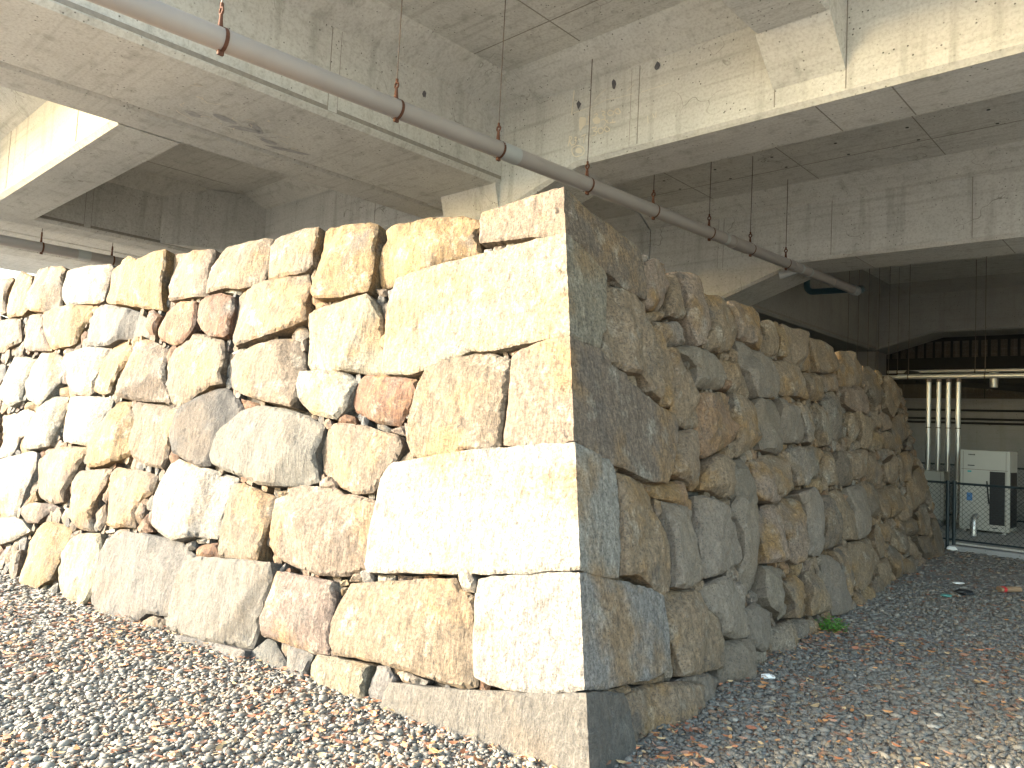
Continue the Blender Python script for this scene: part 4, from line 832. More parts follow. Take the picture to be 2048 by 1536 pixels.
# chalk marks, as written on the face of the cross beam
def parse(s): return [[tuple(map(float, q.split(','))) for q in st.split()] for st in s.split(';')]
CH1 = "5.290,5.370 5.300,5.250 5.310,5.100;5.070,5.020 5.070,4.930;5.090,4.930 5.040,4.930;4.990,5.010 4.960,5.020 4.940,5.000 4.980,4.970;4.890,5.030 4.860,5.020 4.840,5.000 4.880,4.990 4.840,4.960 4.840,4.930 4.890,4.930;4.730,4.970 4.730,4.960 4.740,4.950 4.760,4.950 4.770,4.950 4.790,4.960 4.800,4.970 4.810,4.990 4.800,5.000 4.790,5.010 4.780,5.010 4.760,5.000 4.740,4.990 4.730,4.980 4.730,4.970;4.640,4.960 4.640,4.950 4.650,4.940 4.670,4.940 4.680,4.950 4.700,4.960 4.710,4.970 4.710,4.980 4.710,4.990 4.700,5.000 4.690,5.000 4.670,5.000 4.660,4.990 4.650,4.970 4.640,4.960;4.850,4.850 4.800,4.910;4.840,4.920 4.790,4.870;4.730,4.900 4.740,4.870;4.770,4.870 4.700,4.860;5.010,4.870 4.960,4.870 4.950,4.850 4.990,4.830 4.940,4.810 4.960,4.780 5.010,4.780;4.850,4.800 4.860,4.790 4.870,4.780 4.880,4.780 4.900,4.780 4.910,4.790 4.920,4.810 4.930,4.820 4.920,4.830 4.920,4.840 4.900,4.840 4.880,4.840 4.870,4.830 4.860,4.820 4.850,4.800;4.770,4.800 4.770,4.790 4.780,4.780 4.800,4.780 4.810,4.780 4.820,4.790 4.830,4.800 4.840,4.820 4.840,4.830 4.830,4.830 4.810,4.840 4.800,4.830 4.790,4.820 4.780,4.810 4.770,4.800;5.320,4.850 5.330,4.790 5.340,4.740;5.330,4.850 5.300,4.840 5.290,4.820 5.320,4.790 5.280,4.730;5.250,4.820 5.220,4.810 5.240,4.790 5.220,4.770 5.240,4.740 5.280,4.740;5.200,4.790 5.170,4.780;5.150,4.810 5.090,4.820;5.110,4.810 5.120,4.730;5.100,4.630 5.110,4.610 5.130,4.590 5.170,4.590 5.210,4.590 5.250,4.610 5.270,4.640 5.280,4.670 5.280,4.700 5.250,4.710 5.220,4.720 5.180,4.710 5.140,4.690 5.110,4.660 5.100,4.630;5.280,5.110 5.100,5.110 4.950,5.120 4.840,5.140 4.670,5.120 4.480,5.110;4.380,5.100 4.200,5.100 4.050,5.100;5.000,5.160 4.930,5.220 4.840,5.260;4.560,5.160 4.480,5.220;4.290,4.820 4.280,4.740;4.230,4.830 4.210,4.780;4.190,4.840 4.190,4.780"
CH2 = "5.200,5.000 5.190,5.040 5.120,5.020 5.100,5.000 5.100,4.930 5.140,4.910 5.180,4.870 5.190,4.910;4.900,4.930 4.910,4.900 4.940,4.900 4.980,4.910 5.000,4.940 5.010,4.970 4.980,4.980 4.940,4.980 4.910,4.950;5.130,4.640 5.140,4.620 5.170,4.620 5.200,4.630 5.230,4.650 5.230,4.680 5.210,4.690 5.180,4.690 5.150,4.670"
CH3 = "5.220,5.240 5.180,5.190 5.220,5.130 5.250,5.210;4.710,5.280 4.720,5.250 4.730,5.230 4.750,5.240 4.760,5.260 4.770,5.300 4.770,5.330 4.750,5.350 4.740,5.340 4.720,5.320"
m_ = MB()
def ribbon(m_, pts, w, a=6.412):
    for i in range(len(pts) - 1):
        p, q = Vector(pts[i]), Vector(pts[i + 1]); d = (q - p)
        if d.length < 1e-5: continue
        d.normalize(); nn = Vector((-d.y, d.x)) * w * random.uniform(.7, 1.2); e = d * w * .4; p = p - e; q = q + e
        m_.poly([W(a, *(p + nn)), W(a, *(q + nn)), W(a, *(q - nn)), W(a, *(p - nn))], [(0, 1, 2, 3)])
ch1 = parse(CH1); gl = [(0,), (1, 2), (3,), (4,), (5,), (6,), (7, 8), (9, 10), (11,), (12,), (13,), (14, 15), (16,), (17,), (18, 19), (20,), (21,), (22,), (23,), (24,), (25,), (26,), (27,)]
for g_ in gl:
    m_ = MB()
    for k in g_:
        if k < len(ch1): ribbon(m_, ch1[k], .0068 if k <= 20 else .003, 6.4125 - .0002 * k)
    if m_.v: m_.build('chalk_character' if g_[0] <= 20 and g_[0] else 'chalk_line', M['chalk'], vd)
for st in parse(CH2):
    m_ = MB(); m_.poly([W(6.4115, bb, z) for bb, z in st], [tuple(range(len(st)))]); m_.build('chalk_blot', M['chalk'], vd)
for st in parse(CH3):
    m_ = MB(); m_.poly([W(6.4135, bb, z) for bb, z in st], [tuple(range(len(st)))]); m_.build('dark_patch', M['patch'], vd)
def patch(m_, f, n_=13):
    m_.poly([f(cos(2 * pi * k / n_) * random.uniform(.75, 1.1), sin(2 * pi * k / n_) * random.uniform(.75, 1.1)) for k in range(n_)], [tuple(range(n_))])
m_ = MB(); patch(m_, lambda x, y: W(5.14 + x * .03, 6.374, 5.16 + y * .04)); m_.build('dark_patch', M['patch'], vd)
m_ = MB(); patch(m_, lambda x, y: W(6.413, 4.20 + x * .035, 5.33 + y * .05)); m_.build('dark_patch', M['patch'], vd)
smear = plain('blue grey smear', (.34, .345, .35), .85, var=.4, scale=18)
for (aa, bb, sx_, sy_, rot_) in ((3.10, 7.45, .10, .06, .3), (3.35, 7.30, .14, .06, .2), (3.62, 7.38, .20, .06, -.4), (3.66, 7.25, .12, .05, .5), (3.95, 7.50, .12, .05, .1), (4.22, 7.55, .26, .05, -.3)):
    m_ = MB(); patch(m_, lambda x, y: W(aa + x * sx_ * cos(rot_) - y * sy_ * sin(rot_), bb + x * sx_ * sin(rot_) + y * sy_ * cos(rot_), 4.4965)); m_.build('smear', smear, vd)
for k in range(16):
    m_ = MB(); x, y = random.uniform(2.7, 4.4), random.uniform(6.75, 7.5); st = []
    for q in range(4): st.append((x, y)); x += random.uniform(-.07, .09); y += random.uniform(-.05, .05)
    for i in range(3):
        p, q = Vector(st[i]), Vector(st[i + 1]); d = (q - p).normalized(); nn = Vector((-d.y, d.x)) * .004
        m_.poly([W(*(p + nn), 4.4962 - k * .0001), W(*(q + nn), 4.4962 - k * .0001), W(*(q - nn), 4.4962 - k * .0001), W(*(p - nn), 4.4962 - k * .0001)], [(0, 1, 2, 3)])
    m_.build('chalk_scribble', M['chalk'], vd)

# neighbouring deck on the far side of the joint
v2 = thing('concrete_viaduct', W(5, 10, 0), 'neighbouring concrete deck beyond the narrow dark joint at the upper left', 'viaduct')
b = MB(); b.box(-.3, 21.9, 7.83, 27, ZS, ZS + .3)
for bb in (9.8, 11.4, 12.9): b.box(3.45, 6.1, bb, bb + .012, ZS - .003, ZS + .02, 1)
b.build('deck_slab', [M['conc_b'], M['seam']], v2)
beam_a('beam', 1.2, 6.9, 7.83, 8.40, ZB, v2, M['conc_b'])
m_ = MB()
m_.prism([(8.40, ZS + .01), (8.40, ZB + .01), (13.9, ZB + .01), (13.9, ZS + .01)], (2.74, 3.38), 'a')
m_.prism([(2.68, ZS + .015), (2.68, ZB + .05), (2.73, ZB), (3.37, ZB), (3.42, ZB + .05), (3.42, ZS + .015)], (8.40, 13.9), 'b')
for s_ in (9.6, 12.55):
    m_.box(2.674, 2.70, s_, s_ + .10, 4.58, 5.45, 0); m_.box(2.677, 2.70, s_ - .01, s_, 4.58, 5.45, 1)
m_.build('beam', [M['conc_b'], M['seam']], v2)
haunch_b(8.4, 13.9, 2.68, v2, M['conc_b'])
haunch_a(3.42, 6.9, 8.40, 1, v2, M['conc_b'])
beam_b('beam', 6.9, 7.8, [(7.815, 4.1), (8.5, 4.1), (9.2, 4.5), (13.9, 4.5)], v2, M['conc_b'], strips=(9.6,))
haunch_b(8.4, 13.9, 6.9, v2, M['conc_b'])
beam_a('beam', 1.5, 11.8, 13.85, 15.2, ZB, v2, M['conc_b'], strips=(4.1,))
haunch_a(3.42, 6.9, 13.85, -1, v2, M['conc_b'])
b = MB(); b.poly([W(a_, b_, z_) for z_ in (4.56, 5.64) for a_, b_ in ((5.25, 13.9), (6.91, 13.0), (6.91, 13.9))], [(0, 1, 2), (5, 4, 3), (0, 3, 4, 1), (1, 4, 5, 2), (2, 5, 3, 0)]); b.build('haunch', M['conc_b'], v2)
beam_a('beam', 1.5, 11.8, 15.22, 16.3, ZB, v2, M['conc_b'])
beam_a('beam', 1.5, 11.8, 16.5, 17.3, ZB - .05, v2, M['conc_b'])
beam_b('beam', 11.91, 12.95, [(7.815, 4.1), (14, 4.4)], v2, M['conc_b'])
haunch_b(7.83, 14, 11.91, v2, M['conc_b'])
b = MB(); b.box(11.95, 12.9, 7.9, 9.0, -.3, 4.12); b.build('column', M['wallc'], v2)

# rear wall under the decks, then side walls added for shade
bw = MB(); bw.box(21.9, 22.2, -8, 9.4, -.3, 2.92, 0)
bw.box(21.85, 21.9, -8, 7.5, 2.82, 2.92, 0)
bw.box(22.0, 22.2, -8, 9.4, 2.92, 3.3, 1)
bw.box(22.02, 22.2, -8, 9.4, 3.3, 6.0, 2)  # near-black colour stands in for the unlit open space up here
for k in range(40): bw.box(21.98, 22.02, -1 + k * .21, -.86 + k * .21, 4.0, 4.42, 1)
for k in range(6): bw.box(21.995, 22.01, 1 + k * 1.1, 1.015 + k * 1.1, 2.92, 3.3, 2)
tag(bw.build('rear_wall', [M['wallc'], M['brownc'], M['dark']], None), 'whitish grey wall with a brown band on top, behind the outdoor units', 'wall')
sw = MB(); sw.box(11.0, 22, -6.6, -6.5, -.3, 6.0)  # unseen wall added to cut the light from the right
tag(sw.build('shading_wall', [M['conc_c']], None), 'unseen concrete wall added on the right to darken the far bays', 'wall')

lw = MB(); lw.box(13.2, 21.9, 9.2, 9.4, -.3, ZS + .01)  # concrete face behind the stones, placed here to darken bay three
tag(lw.build('shading_wall', [M['conc_c']], None), 'dim concrete wall seen low behind the far stones on the left of the risers', 'wall')

# ------------------------------------------------------------------ suspended drain pipe
PB = 4.9
def pz(a): return 3.97 + .0315 * a
def make_hanger(parent, a, b_, zp, r, ztop):
    h = MB(); h.tube([W(a, b_, zp + r + .13), W(a, b_, ztop)], .0055, 6)
    rod = h.build('hanger_rod', M['rod'], parent)
    k = MB()
    # eye nut: small ring plus neck
    ring = [W(a, b_ + .022 * cos(t), zp + r + .115 + .024 * sin(t)) for t in np.linspace(0, 2 * pi, 11)]
    k.tube(ring, .009, 6, cap=False); k.tube([W(a, b_, zp + r + .13), W(a, b_, zp + r + .17)], .013, 6)
    k.tube([W(a, b_, zp + r), W(a, b_, zp + r + .095)], [.020, .011], 8)
    # clamp band
    s = 20; rr_ = r + .006; vs = []; fs = []
    for e in (-.014, .014):
        for t in range(s):
            q = 2 * pi * t / s; vs.append(W(a + .02 + e, b_ + rr_ * cos(q), zp + rr_ * sin(q)))
    for t in range(s): fs.append((t, (t + 1) % s, s + (t + 1) % s, s + t))
    k.poly(vs, fs); k.box(a - .005, a + .035, b_ - .012, b_ + .012, zp - r - .03, zp - r + .004)
    k.build('pipe_clamp', M['rust'], rod)
dp = thing('drain_pipe', W(5, PB, pz(5)), 'long grey drain pipe hung on rusty rods, crossing diagonally above the stone corner', 'pipe', 'drain pipes hung under the deck')
m_ = MB(); R_P = .078
m_.tube([W(a, PB, pz(a)) for a in np.linspace(1.35, 14.3, 24)], R_P, 28); m_.build('pipe', M['pvc'], dp, sm=True)
for (a0, a1, rr_, mt) in ((4.88, 5.12, .083, 'pvc_light'), (8.93, 9.03, .085, 'pvc'), (9.25, 9.33, .084, 'pvc_light'), (9.5, 9.95, .090, 'pvc'), (11.5, 11.62, .086, 'pvc'), (11.8, 11.86, .084, 'pvc_light'), (12.15, 12.21, .084, 'pvc_light'), (13.2, 13.32, .086, 'pvc'), (14.2, 14.42, .092, 'pvc_light')):
    m_ = MB(); m_.tube([W(a0, PB, pz(a0)), W(a1, PB, pz(a1))], rr_, 28); m_.build('coupling', M[mt], dp, sm=True)
m_ = MB(); m_.tube([W(14.42, PB, pz(14.42)), W(14.425, PB, pz(14.42))], .07, 20); m_.build('pipe_mouth', M['black'], dp)
m_ = MB(); m_.tube([W(11.75, PB + .02, pz(11.7) - .03), W(11.72, PB + .14, pz(11.7) - .08), W(11.69, PB + .22, pz(11.7) - .10)], [.06, .055, .055], 18)
m_.tube([W(11.70, PB + .20, pz(11.7) - .095), W(11.67, PB + .27, pz(11.7) - .11)], .068, 18); m_.build('branch_stub', M['pvc_light'], dp, sm=True)
for a in (2.17, 3.66, 4.86, 6.22, 7.51, 8.86, 10.06, 11.28):
    zt = ZS + .01 if abs(a - 6.22) > .1 else 5.55
    make_hanger(dp, a, PB, pz(a), R_P, zt)
bpz = thing('drain_pipe', W(14.9, 5.9, 4.4), 'dark blue pipe with one elbow below the open end of the grey pipe', 'pipe')
m_ = MB(); el = [W(14.9, 6.02, 5.66), W(14.9, 6.02, 4.75)] + [W(14.9, 6.02 - .13 * (1 - cos(t)), 4.75 - .13 - 0 - .13 * (sin(t) - 1)) for t in np.linspace(0, pi / 2, 6)][1:]
el = [W(14.9, 6.02, 5.66), W(14.9, 6.02, 4.72)] + [W(14.9, 6.02 - .14 * (1 - cos(t)), 4.72 - .14 * sin(t)) for t in np.linspace(.3, pi / 2, 5)] + [W(14.9, 5.05, 4.56), W(14.86, 4.96, 4.55), W(14.75, 4.92, 4.5), W(14.45, 4.9, 4.44)]
m_.tube(el, .062, 16); m_.build('pipe', M['pvc_blue'], bpz, sm=True)

lp = thing('drain_pipe', W(4, 14.4, 4.25), 'grey drain pipe on rusty hangers far back above the left end of the wall', 'pipe', 'drain pipes hung under the deck')
m_ = MB(); m_.tube([W(a, 14.4, 4.18) for a in (-1, 8)], .085, 20); m_.build('pipe', M['pvc'], lp, sm=True)
m_ = MB(); m_.tube([W(4.2, 14.4, 4.18), W(4.4, 14.4, 4.18)], .09, 20); m_.build('coupling', M['pvc_light'], lp, sm=True)
for a, zt in ((2.3, 4.52), (3.64, 4.52), (4.75, 4.52), (5.9, 4.52)): make_hanger(lp, a, 14.4, 4.18, .085, zt)

# ------------------------------------------------------------------ plant at the far right
for k, (bb, zb_) in enumerate(((4.31, 1.14), (4.13, 1.14), (3.955, .15), (3.78, .15))):
    words = ['leftmost of four tall silver riser pipes beside the outdoor unit', 'second from left of four tall silver riser pipes beside the outdoor unit',
             'third from left of four tall silver riser pipes beside the outdoor unit', 'rightmost of four tall silver riser pipes, next to the big outdoor unit']
    t_ = thing('riser_pipe', W(17.0, bb, 0), words[k], 'pipe', 'four vertical lagged riser pipes')
    m_ = MB(); m_.tube([W(17, bb, zb_), W(17, bb, 2.95)], .046, 16); m_.build('pipe', M['steel'], t_, sm=True)
    m_ = MB(); m_.tube([W(17, bb, 2.93), W(17, bb, 3.0)], .052, 16); m_.build('collar', M['rod'], t_, sm=True)
    m_ = MB(); m_.tube([W(17, bb, 2.0), W(17, bb, 2.02)], .049, 16); m_.build('collar', M['rod'], t_, sm=True)
for (aa, zz, r_, b0, b1, lab) in ((17.0, 3.05, .05, -1, 4.9, 'long silver horizontal pipe that the four risers hang from'),
                                  (18.0, 3.25, .035, -1, 5.4, 'thinner silver pipe running just above the riser header'),
                                  (17.2, 3.06, .045, 4.95, 6.2, 'short bright pipe emerging behind the top of the far stones')):
    t_ = thing('service_pipe', W(aa, (b0 + b1) / 2, zz), lab, 'pipe')
    m_ = MB(); m_.tube([W(aa, b0, zz), W(aa, b1, zz)], r_, 14); m_.build('pipe', M['steel'], t_, sm=True)
    for q in range(5):
        bb = b0 + .2 + q * (b1 - b0 - .4) / 4; m_ = MB()
        m_.tube([W(aa, bb, zz), W(aa, bb, 5.6)], .006, 5)
        m_.tube([W(aa, bb - .012, zz), W(aa, bb + .012, zz)], r_ + .008, 14)
        m_.build('hanger_rod', M['rod'], t_)
# dark cable trays crossing diagonally
for (a0, b0, a1, b1, zz, lab) in ((17.6, 4.9, 20.5, 3.9, 3.15, 'dark cable duct sloping away behind the tops of the risers'), (18.2, 4.9, 21, 3.3, 3.12, 'second dark duct running beside the first behind the risers')):
    m_ = MB(); p0, p1 = W(a0, b0, zz), W(a1, b1, zz); m_.tube([p0, p1], .10, 4)
    tag(m_.build('cable_duct', M['dark'], None), lab, 'duct')
# pair of black conduits along the pale wall
for zz, lab in ((2.62, 'upper black conduit along the pale rear wall'), (2.40, 'middle black conduit along the pale rear wall'), (2.30, 'lowest black conduit along the pale rear wall')):
    m_ = MB(); m_.tube([W(21.86, -4, zz), W(21.86, 9, zz)], .028, 8); tag(m_.build('conduit', M['black'], None), lab, 'conduit')
# hanging short white duct
m_ = MB(); m_.tube([W(19, 3.55, 3.3), W(19, 3.55, 2.98)], [.09, .075], 14)
tag(m_.build('vent_pipe', M['steel'], None, sm=True), 'short white vertical pipe end hanging above the big outdoor unit', 'pipe')

def ac_unit(a, b0, b1, z0, z1, dep, label, grille=True):
    t_ = thing('outdoor_unit', W(a, (b0 + b1) / 2, 0), label, 'air conditioner')
    m_ = MB(); m_.box(a, a + dep, b0, b1, z0, z1); m_.build('housing', M['acbody'], t_, bev=.012)
    w = b1 - b0; h = z1 - z0
    m_ = MB(); m_.box(a - .004, a + .01, b0 + .03, b1 - .03, z0 + h * .755, z0 + h * .76)
    m_.box(a - .004, a + .01, b1 - .06, b1 - .055, z0 + .05, z1 - .02)
    m_.box(a - .004, a + .01, b0 + .055, b0 + .06, z0 + .05, z1 - .02)
    m_.build('panel_seam', M['rod'], t_)
    if grille:
        m_ = MB(); m_.box(a - .006, a + .02, b0 + .07, b0 + .07 + w * .30, z0 + .12, z0 + h * .755 - .02)
        for q in range(22):
            zz = z0 + .14 + q * (h * .755 - .18) / 22; m_.box(a - .014, a - .002, b0 + .075, b0 + .065 + w * .30, zz, zz + .008)
        m_.build('grille', M['black'], t_)
        m_ = MB(); m_.box(a + .06, a + dep - .06, b0 - .005, b0 + .02, z0 + .08, z0 + h * .74); m_.build('side_grille', M['black'], t_)
        m_ = MB(); m_.box(a - .005, a + .01, b1 - .21, b1 - .12, z0 + h * .36, z0 + h * .46); m_.build('label_plate', M['blue'], t_)
        m_ = MB(); m_.box(a - .005, a + .01, b1 - .19, b1 - .13, z0 + h * .72, z0 + h * .74); m_.build('label_plate', M['teal'], t_)
        m_ = MB(); m_.poly([W(a - .03, b0 + .36, z0 + h * .62), W(a - .03, b0 + .335, z0 + h * .62), W(a - .03, b0 + .30, z0 + h * .34), W(a - .03, b0 + .325, z0 + h * .34)], [(0, 1, 2, 3)])
        m_.build('strap', M['black'], t_)
    mk = [(b1 - .24, b1 - .13, z0 + h * .80, z0 + h * .812)] + [(b1 - .245 + q * .022, b1 - .23 + q * .022, z0 + h * .935, z0 + h * .95) for q in range(5)]
    if grille: mk += [(b0 + .18, b0 + .26, z0 + .055, z0 + .07), (b1 - .24, b1 - .17, z0 + .055, z0 + .07)]
    for q0, q1, q2, q3 in mk:
        m_ = MB(); m_.box(a - .006, a + .01, q0, q1, q2, q3); m_.build('marking', M['black'], t_)
    for (x, y) in ((a + .05, b0 + .06), (a + .05, b1 - .1), (a + dep - .1, b0 + .06), (a + dep - .1, b1 - .1)):
        m_ = MB(); m_.box(x, x + .05, y, y + .06, -.02, z0 + .004); m_.build('leg', M['steel'], t_)
    return t_
ac_unit(16.0, 2.73, 3.52, .14, 1.59, .70, 'large cream outdoor air conditioning unit with dark grille behind the fence')
ac_unit(16.6, 3.92, 4.55, .20, 1.15, .35, 'smaller cream outdoor unit half hidden by the end of the stone wall', False)
m_ = MB(); m_.box(13.75, 21.8, -6, 6.0, -.02, .10); tag(m_.build('plinth', M['conc_b'], None), 'low concrete plinth carrying the outdoor units inside the fence', 'plinth')
m_ = MB(); m_.tube([W(15.2, 3.12, .1), W(15.2, 3.12, .36), W(15.24, 3.11, .42), W(15.3, 3.1, .44)], .05, 14)
tag(m_.build('vent_pipe', M['steel'], None, sm=True), 'short silver standpipe with bent top in front of the big outdoor unit', 'pipe')
for zz in (.32, .18):
    m_ = MB(); m_.tube([W(16.3, 2.4, zz), W(16.3, -1, zz)], .03, 10)
    tag(m_.build('service_pipe', M['steel'], None, sm=True), 'upper pale pipe low down right of the big outdoor unit' if zz > .2 else 'lower pale pipe low down right of the big outdoor unit', 'pipe')

# fence
def fence(a, b0, b1, zb_, zt, posts, label):
    t_ = thing('chain_link_fence', W(a, (b0 + b1) / 2, 0), label, 'fence')
    m_ = MB(); m_.tube([W(a, b0, zt), W(a, b1, zt)], .018, 8); m_.build('rail', M['greenwire'], t_)
    m_ = MB(); m_.tube([W(a, b0, zb_ + .06), W(a, b1, zb_ + .06)], .014, 8); m_.build('rail', M['greenwire'], t_)
    for bb in posts:
        m_ = MB(); m_.tube([W(a, bb, -.02), W(a, bb, zt + .02)], .026, 10); m_.tube([W(a, bb, zt + .02), W(a, bb, zt + .035)], .03, 10); m_.build('post', M['greenwire'], t_)
    m_ = MB(); lo, hi = min(b0, b1), max(b0, b1); H = zt - zb_ - .06; x = lo - H
    while x < hi:
        for sgn in (1, -1):
            s0, s1 = (x, x + H) if sgn > 0 else (x + H, x)
            c0, c1 = max(lo, min(hi, s0)), max(lo, min(hi, s1))
            if abs(c0 - c1) < .01: continue
            z_ = lambda c: zb_ + .06 + (c - s0) / (s1 - s0) * H
            m_.tube([W(a + .003 * sgn, c0, z_(c0)), W(a + .003 * sgn, c1, z_(c1))], .0022, 4, cap=False)
        x += .075
    m_.build('wire_mesh', M['greenwire'], t_)
    return t_
fence(13.55, 3.75, -3.5, .10, 1.04, (3.05, 3.0 - .0 + .14, 1.2, -.7, -2.6), 'low blue green chain link fence on a concrete kerb beyond the gravel')
fence(19.0, 5.2, -3.5, .10, 1.26, (5.0, 3.3, 1.5, -.4), 'dark chain link fence further back behind the outdoor units')
m_ = MB(); m_.box(13.45, 13.72, -4, 3.1, -.02, .075); tag(m_.build('kerb', M['wallc'], None, bev=.01), 'concrete kerb under the near chain link fence', 'kerb')

# ------------------------------------------------------------------ litter and weed
def scrap(loc, s, label, mt, flat=.35, cat='litter', name='paper_scrap'):
    bm = bmesh.new(); bmesh.ops.create_icosphere(bm, subdivisions=2, radius=1)
    for v in bm.verts:
        q = v.co * (1 + .5 * noise.noise(v.co * 2.5 + Vector(loc))); v.co = Vector((q.x * s, q.y * s * .6, q.z * s * flat + s * flat * .6)) + Vector(loc)
    me = bpy.data.meshes.new(name); bm.to_mesh(me); bm.free()
    return tag(link(name, me, None, [mt]), label, cat)
scrap((1.73, 4.93, .012), .045, 'white crumpled scrap at the foot of the shaded wall face', M['white'])
scrap((5.27, 8.83, .012), .07, 'white paper scrap lying on the far gravel', M['white'], .15)
scrap((.62, 3.32, .012), .03, 'small white scrap beside the corner stone foot', M['white'])
scrap((7.0, 11.9, .012), .10, 'pale crumpled plastic where the wall ends near the fence', M['white'])
scrap((4.96, 8.2, .012), .10, 'black rag on the far gravel', M['black'], .3, name='rag')
scrap((4.65, 8.0, .012), .06, 'green plastic scrap on the gravel left of the black rag', M['teald'], .25, name='plastic_scrap')
pb = thing('paper_bag', (5.6, 8.5, 0), 'tan paper bag with a red band lying on the far gravel', 'litter')
def bagpart(x0, x1, mt, nm, e):
    m_ = MB(); s = 14; vs = []; fs = []; xs = np.linspace(x0, x1, 5)
    for i, x in enumerate(xs):
        for k in range(s):
            q = 2 * pi * k / s; r_ = .05 * (1 + .3 * noise.noise(Vector((x * 7, k * .6, 2)))) + e
            vs.append(Vector((5.6 + x, 8.5 + x * .25 + r_ * cos(q), (.03 + r_ * .6 * sin(q)))))
    for i in range(4):
        for k in range(s): fs.append((i * s + k, i * s + (k + 1) % s, (i + 1) * s + (k + 1) % s, (i + 1) * s + k))
    m_.poly(vs, fs + [tuple(range(s)), tuple(4 * s + k for k in range(s))]); m_.build(nm, mt, pb)
bagpart(-.10, .18, M['brownbag'], 'bag_body', 0); bagpart(-.06, -.02, M['red'], 'band', .004)
wd = thing('weed', (2.71, 6.3, 0), 'small bright green weed growing at the foot of the shaded wall', 'plant')
m_ = MB(); ms = MB()
for k in range(230):
    an = random.uniform(0, 2 * pi); r_ = random.random() ** .5 * .12; h_ = random.uniform(.01, .14) * (1.1 - r_ / .2)
    c_ = Vector((2.71 + r_ * cos(an) * 1.2, 6.3 + r_ * sin(an), h_)); s = random.uniform(.007, .017)
    q = Matrix.Rotation(random.uniform(0, 6.3), 3, 'Z') @ Matrix.Rotation(random.uniform(-.8, .8), 3, 'X')
    m_.poly([c_ + q @ Vector(v) * s for v in ((-.9, 0, 0), (-.3, .6, .15), (.5, .5, .1), (1, 0, 0), (.5, -.5, .1), (-.3, -.6, .15))], [(0, 1, 2, 3, 4, 5)])
    if k % 4 == 0: ms.tube([Vector((2.71 + r_ * .3 * cos(an), 6.3 + r_ * .3 * sin(an), 0)), c_], .002, 4, cap=False)
m_.build('leaves', M['plant'], wd); ms.build('stems', M['plant'], wd)

# ------------------------------------------------------------------ gravel and leaf litter
def in_wall(x, y):
    rx, ry = x - B0.x, y - B0.y
    sR = rx * (-dR.y) + ry * dR.x    # left of the right-hand face line
    sL = rx * (dL.y) - ry * dL.x     # right of the left-hand face line
    return (sR > .10) & (sL > .10)
phi = (1 + sqrt(5)) / 2
ico = np.array([(-1, phi, 0), (1, phi, 0), (-1, -phi, 0), (1, -phi, 0), (0, -1, phi), (0, 1, phi), (0, -1, -phi), (0, 1, -phi), (phi, 0, -1), (phi, 0, 1), (-phi, 0, -1), (-phi, 0, 1)], float) / sqrt(1 + phi * phi)
icf = np.array([(0, 11, 5), (0, 5, 1), (0, 1, 7), (0, 7, 10), (0, 10, 11), (1, 5, 9), (5, 11, 4), (11, 10, 2), (10, 7, 6), (7, 1, 8), (3, 9, 4), (3, 4, 2), (3, 2, 6), (3, 6, 8), (3, 8, 9), (4, 9, 5), (2, 4, 11), (6, 2, 10), (8, 6, 7), (9, 8, 1)])
def scatter(n, r0_, r1_, p=1.0, ang=(-48, 48)):
    r = (rng.uniform(r0_ ** p, r1_ ** p, n)) ** (1 / p); t = np.radians(rng.uniform(*ang, n))
    x, y = r * np.sin(t), r * np.cos(t)
    k = ~in_wall(x, y)
    return x[k], y[k]
xs, ys = [], []
for a_ in ((80000, 2.0, 6.0, 2.0), (40000, 6.0, 10.0, 2.0), (12000, 10, 14, 2.0)):
    x, y = scatter(*a_); xs.append(x); ys.append(y)
x = np.concatenate(xs); y = np.concatenate(ys); n = len(x)
dist_ = np.hypot(x, y)
r = rng.lognormal(math.log(.0112), .40, n) * (1 + .06 * np.maximum(0, dist_ - 4)); r = np.clip(r, .006, .032)
sc = np.stack([rng.uniform(.9, 1.5, n), rng.uniform(.7, 1.05, n), rng.uniform(.38, .7, n)], 1) * r[:, None]
th = rng.uniform(0, 2 * pi, n); tl = rng.normal(0, .35, n)
V = ico[None] * rng.uniform(.85, 1.15, (n, 12, 1)) * sc[:, None, :]
ct, st_ = np.cos(tl)[:, None], np.sin(tl)[:, None]
X, Y, Z = V[..., 0], V[..., 1] * ct - V[..., 2] * st_, V[..., 1] * st_ + V[..., 2] * ct
c_, s_ = np.cos(th)[:, None], np.sin(th)[:, None]
V = np.stack([X * c_ - Y * s_ + x[:, None], X * s_ + Y * c_ + y[:, None], Z + (rng.uniform(-.004, .007, n))[:, None]], -1).reshape(-1, 3)
F = (icf[None] + (np.arange(n) * 12)[:, None, None]).reshape(-1, 3)
pal = np.array([(.21, .205, .195), (.18, .178, .17), (.25, .245, .23), (.15, .148, .142), (.28, .27, .25), (.21, .22, .21), (.29, .24, .18), (.26, .17, .12), (.36, .34, .31), (.5, .48, .44)])
w_ = np.array([.24, .10, .22, .05, .16, .12, .08, .05, .05, .01]); w_ /= w_.sum()
C = pal[rng.choice(len(pal), n, p=w_)] * rng.uniform(.85, 1.15, (n, 1)) * np.array((.60, .56, .505))
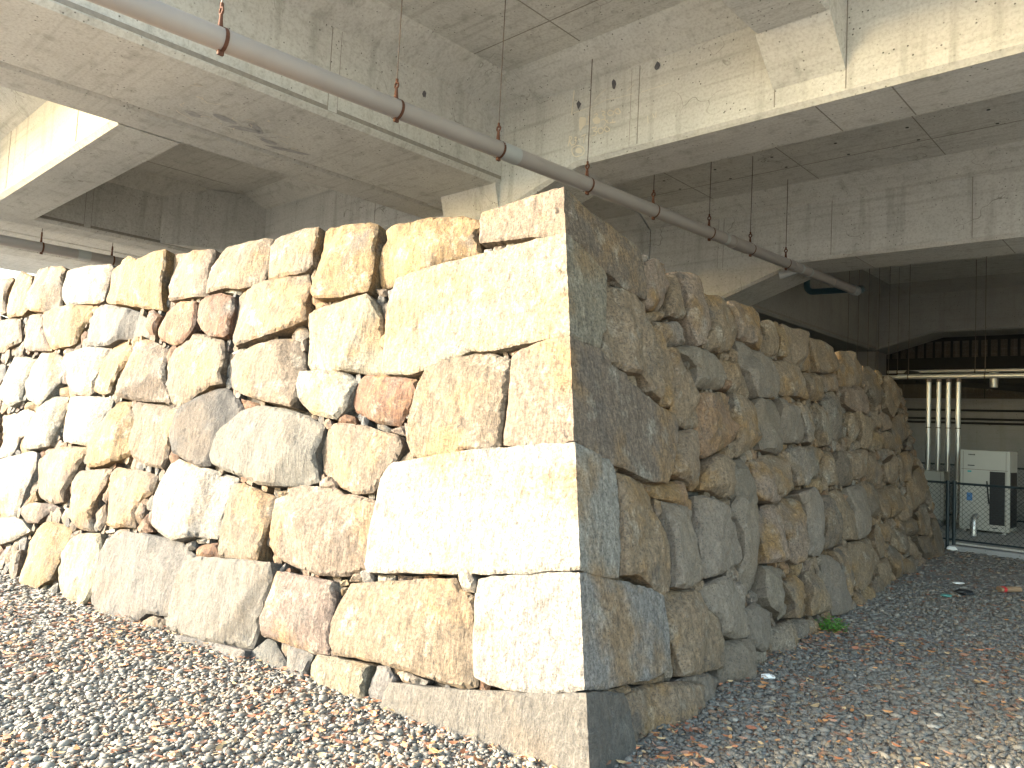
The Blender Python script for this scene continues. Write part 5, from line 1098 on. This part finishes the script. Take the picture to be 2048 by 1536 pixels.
def npmesh(name, V, F, C, k):
    me = bpy.data.meshes.new(name)
    nf = len(F); kk = F.shape[1]
    me.vertices.add(len(V)); me.vertices.foreach_set('co', V.astype(np.float32).ravel())
    me.loops.add(nf * kk); me.loops.foreach_set('vertex_index', F.astype(np.int32).ravel())
    me.polygons.add(nf); me.polygons.foreach_set('loop_start', (np.arange(nf) * kk).astype(np.int32))
    me.polygons.foreach_set('use_smooth', [True] * nf)
    me.update(calc_edges=True)
    ca = me.color_attributes.new('Col', 'FLOAT_COLOR', 'POINT')
    CC = np.concatenate([np.repeat(C, k, 0), np.ones((len(C) * k, 1))], 1)
    ca.data.foreach_set('color', CC.astype(np.float32).ravel())
    return me
tag(link('gravel', npmesh('gravel', V, F, C, 12), None, [M['gravel']]), 'loose grey rounded gravel covering the ground in front of the stone wall', 'gravel', kind='stuff')
# leaves
x1, y1 = scatter(14000, 2.2, 7, 2.0); x2, y2 = scatter(4500, 7, 13, 1.5)
x = np.concatenate([x1, x2]); y = np.concatenate([y1, y2])
dens = np.array([noise.noise(Vector((a * .9, b_ * .9, 4))) + .5 * noise.noise(Vector((a * 3, b_ * 3, 1))) for a, b_ in zip(x, y)])
rx_, ry_ = x - B0.x, y - B0.y
dw = np.minimum(np.abs(np.minimum(rx_ * (-dR.y) + ry_ * dR.x, 9)), np.abs(np.minimum(rx_ * dL.y - ry_ * dL.x, 9)))
k = dens + .45 * np.exp(-dw / .25) > rng.uniform(-.45, .45, len(x)); x, y = x[k], y[k]; n = len(x)
base = np.array([(-1, 0, .1), (-.4, .38, .02), (.4, .34, .04), (1, 0, .18), (.4, -.34, .06), (-.4, -.38, .0)])
s = rng.uniform(.012, .033, n) ; th = rng.uniform(0, 2 * pi, n); cu_ = rng.uniform(-.6, 1.2, n); ro = rng.normal(0, .35, n)
V = np.repeat(base[None], n, 0); V[..., 2] = V[..., 2] + cu_[:, None] * (V[..., 1] ** 2 + .3 * V[..., 0] ** 2)
V[..., 1] *= rng.uniform(.45, 1.1, n)[:, None]
Y = V[..., 1] * np.cos(ro)[:, None] - V[..., 2] * np.sin(ro)[:, None]; Z = V[..., 1] * np.sin(ro)[:, None] + V[..., 2] * np.cos(ro)[:, None]
X = V[..., 0]; c_, s_ = np.cos(th)[:, None], np.sin(th)[:, None]
V = np.stack([(X * c_ - Y * s_) * s[:, None] + x[:, None], (X * s_ + Y * c_) * s[:, None] + y[:, None], Z * s[:, None] + .020 + rng.uniform(-.004, .008, n)[:, None]], -1).reshape(-1, 3)
F = (np.array([(0, 1, 5), (1, 2, 4), (1, 4, 5), (2, 3, 4)])[None] + (np.arange(n) * 6)[:, None, None]).reshape(-1, 3)
pal = np.array([(.36, .14, .065), (.26, .10, .055), (.42, .20, .08), (.20, .10, .06), (.46, .32, .17), (.32, .18, .12)])
C = pal[rng.choice(len(pal), n)] * rng.uniform(.7, 1.2, (n, 1))
tag(link('leaf_litter', npmesh('leaf_litter', V, F, C, 6), None, [M['gravel']]), 'dry orange brown leaf fragments scattered over the gravel', 'leaves', kind='stuff')
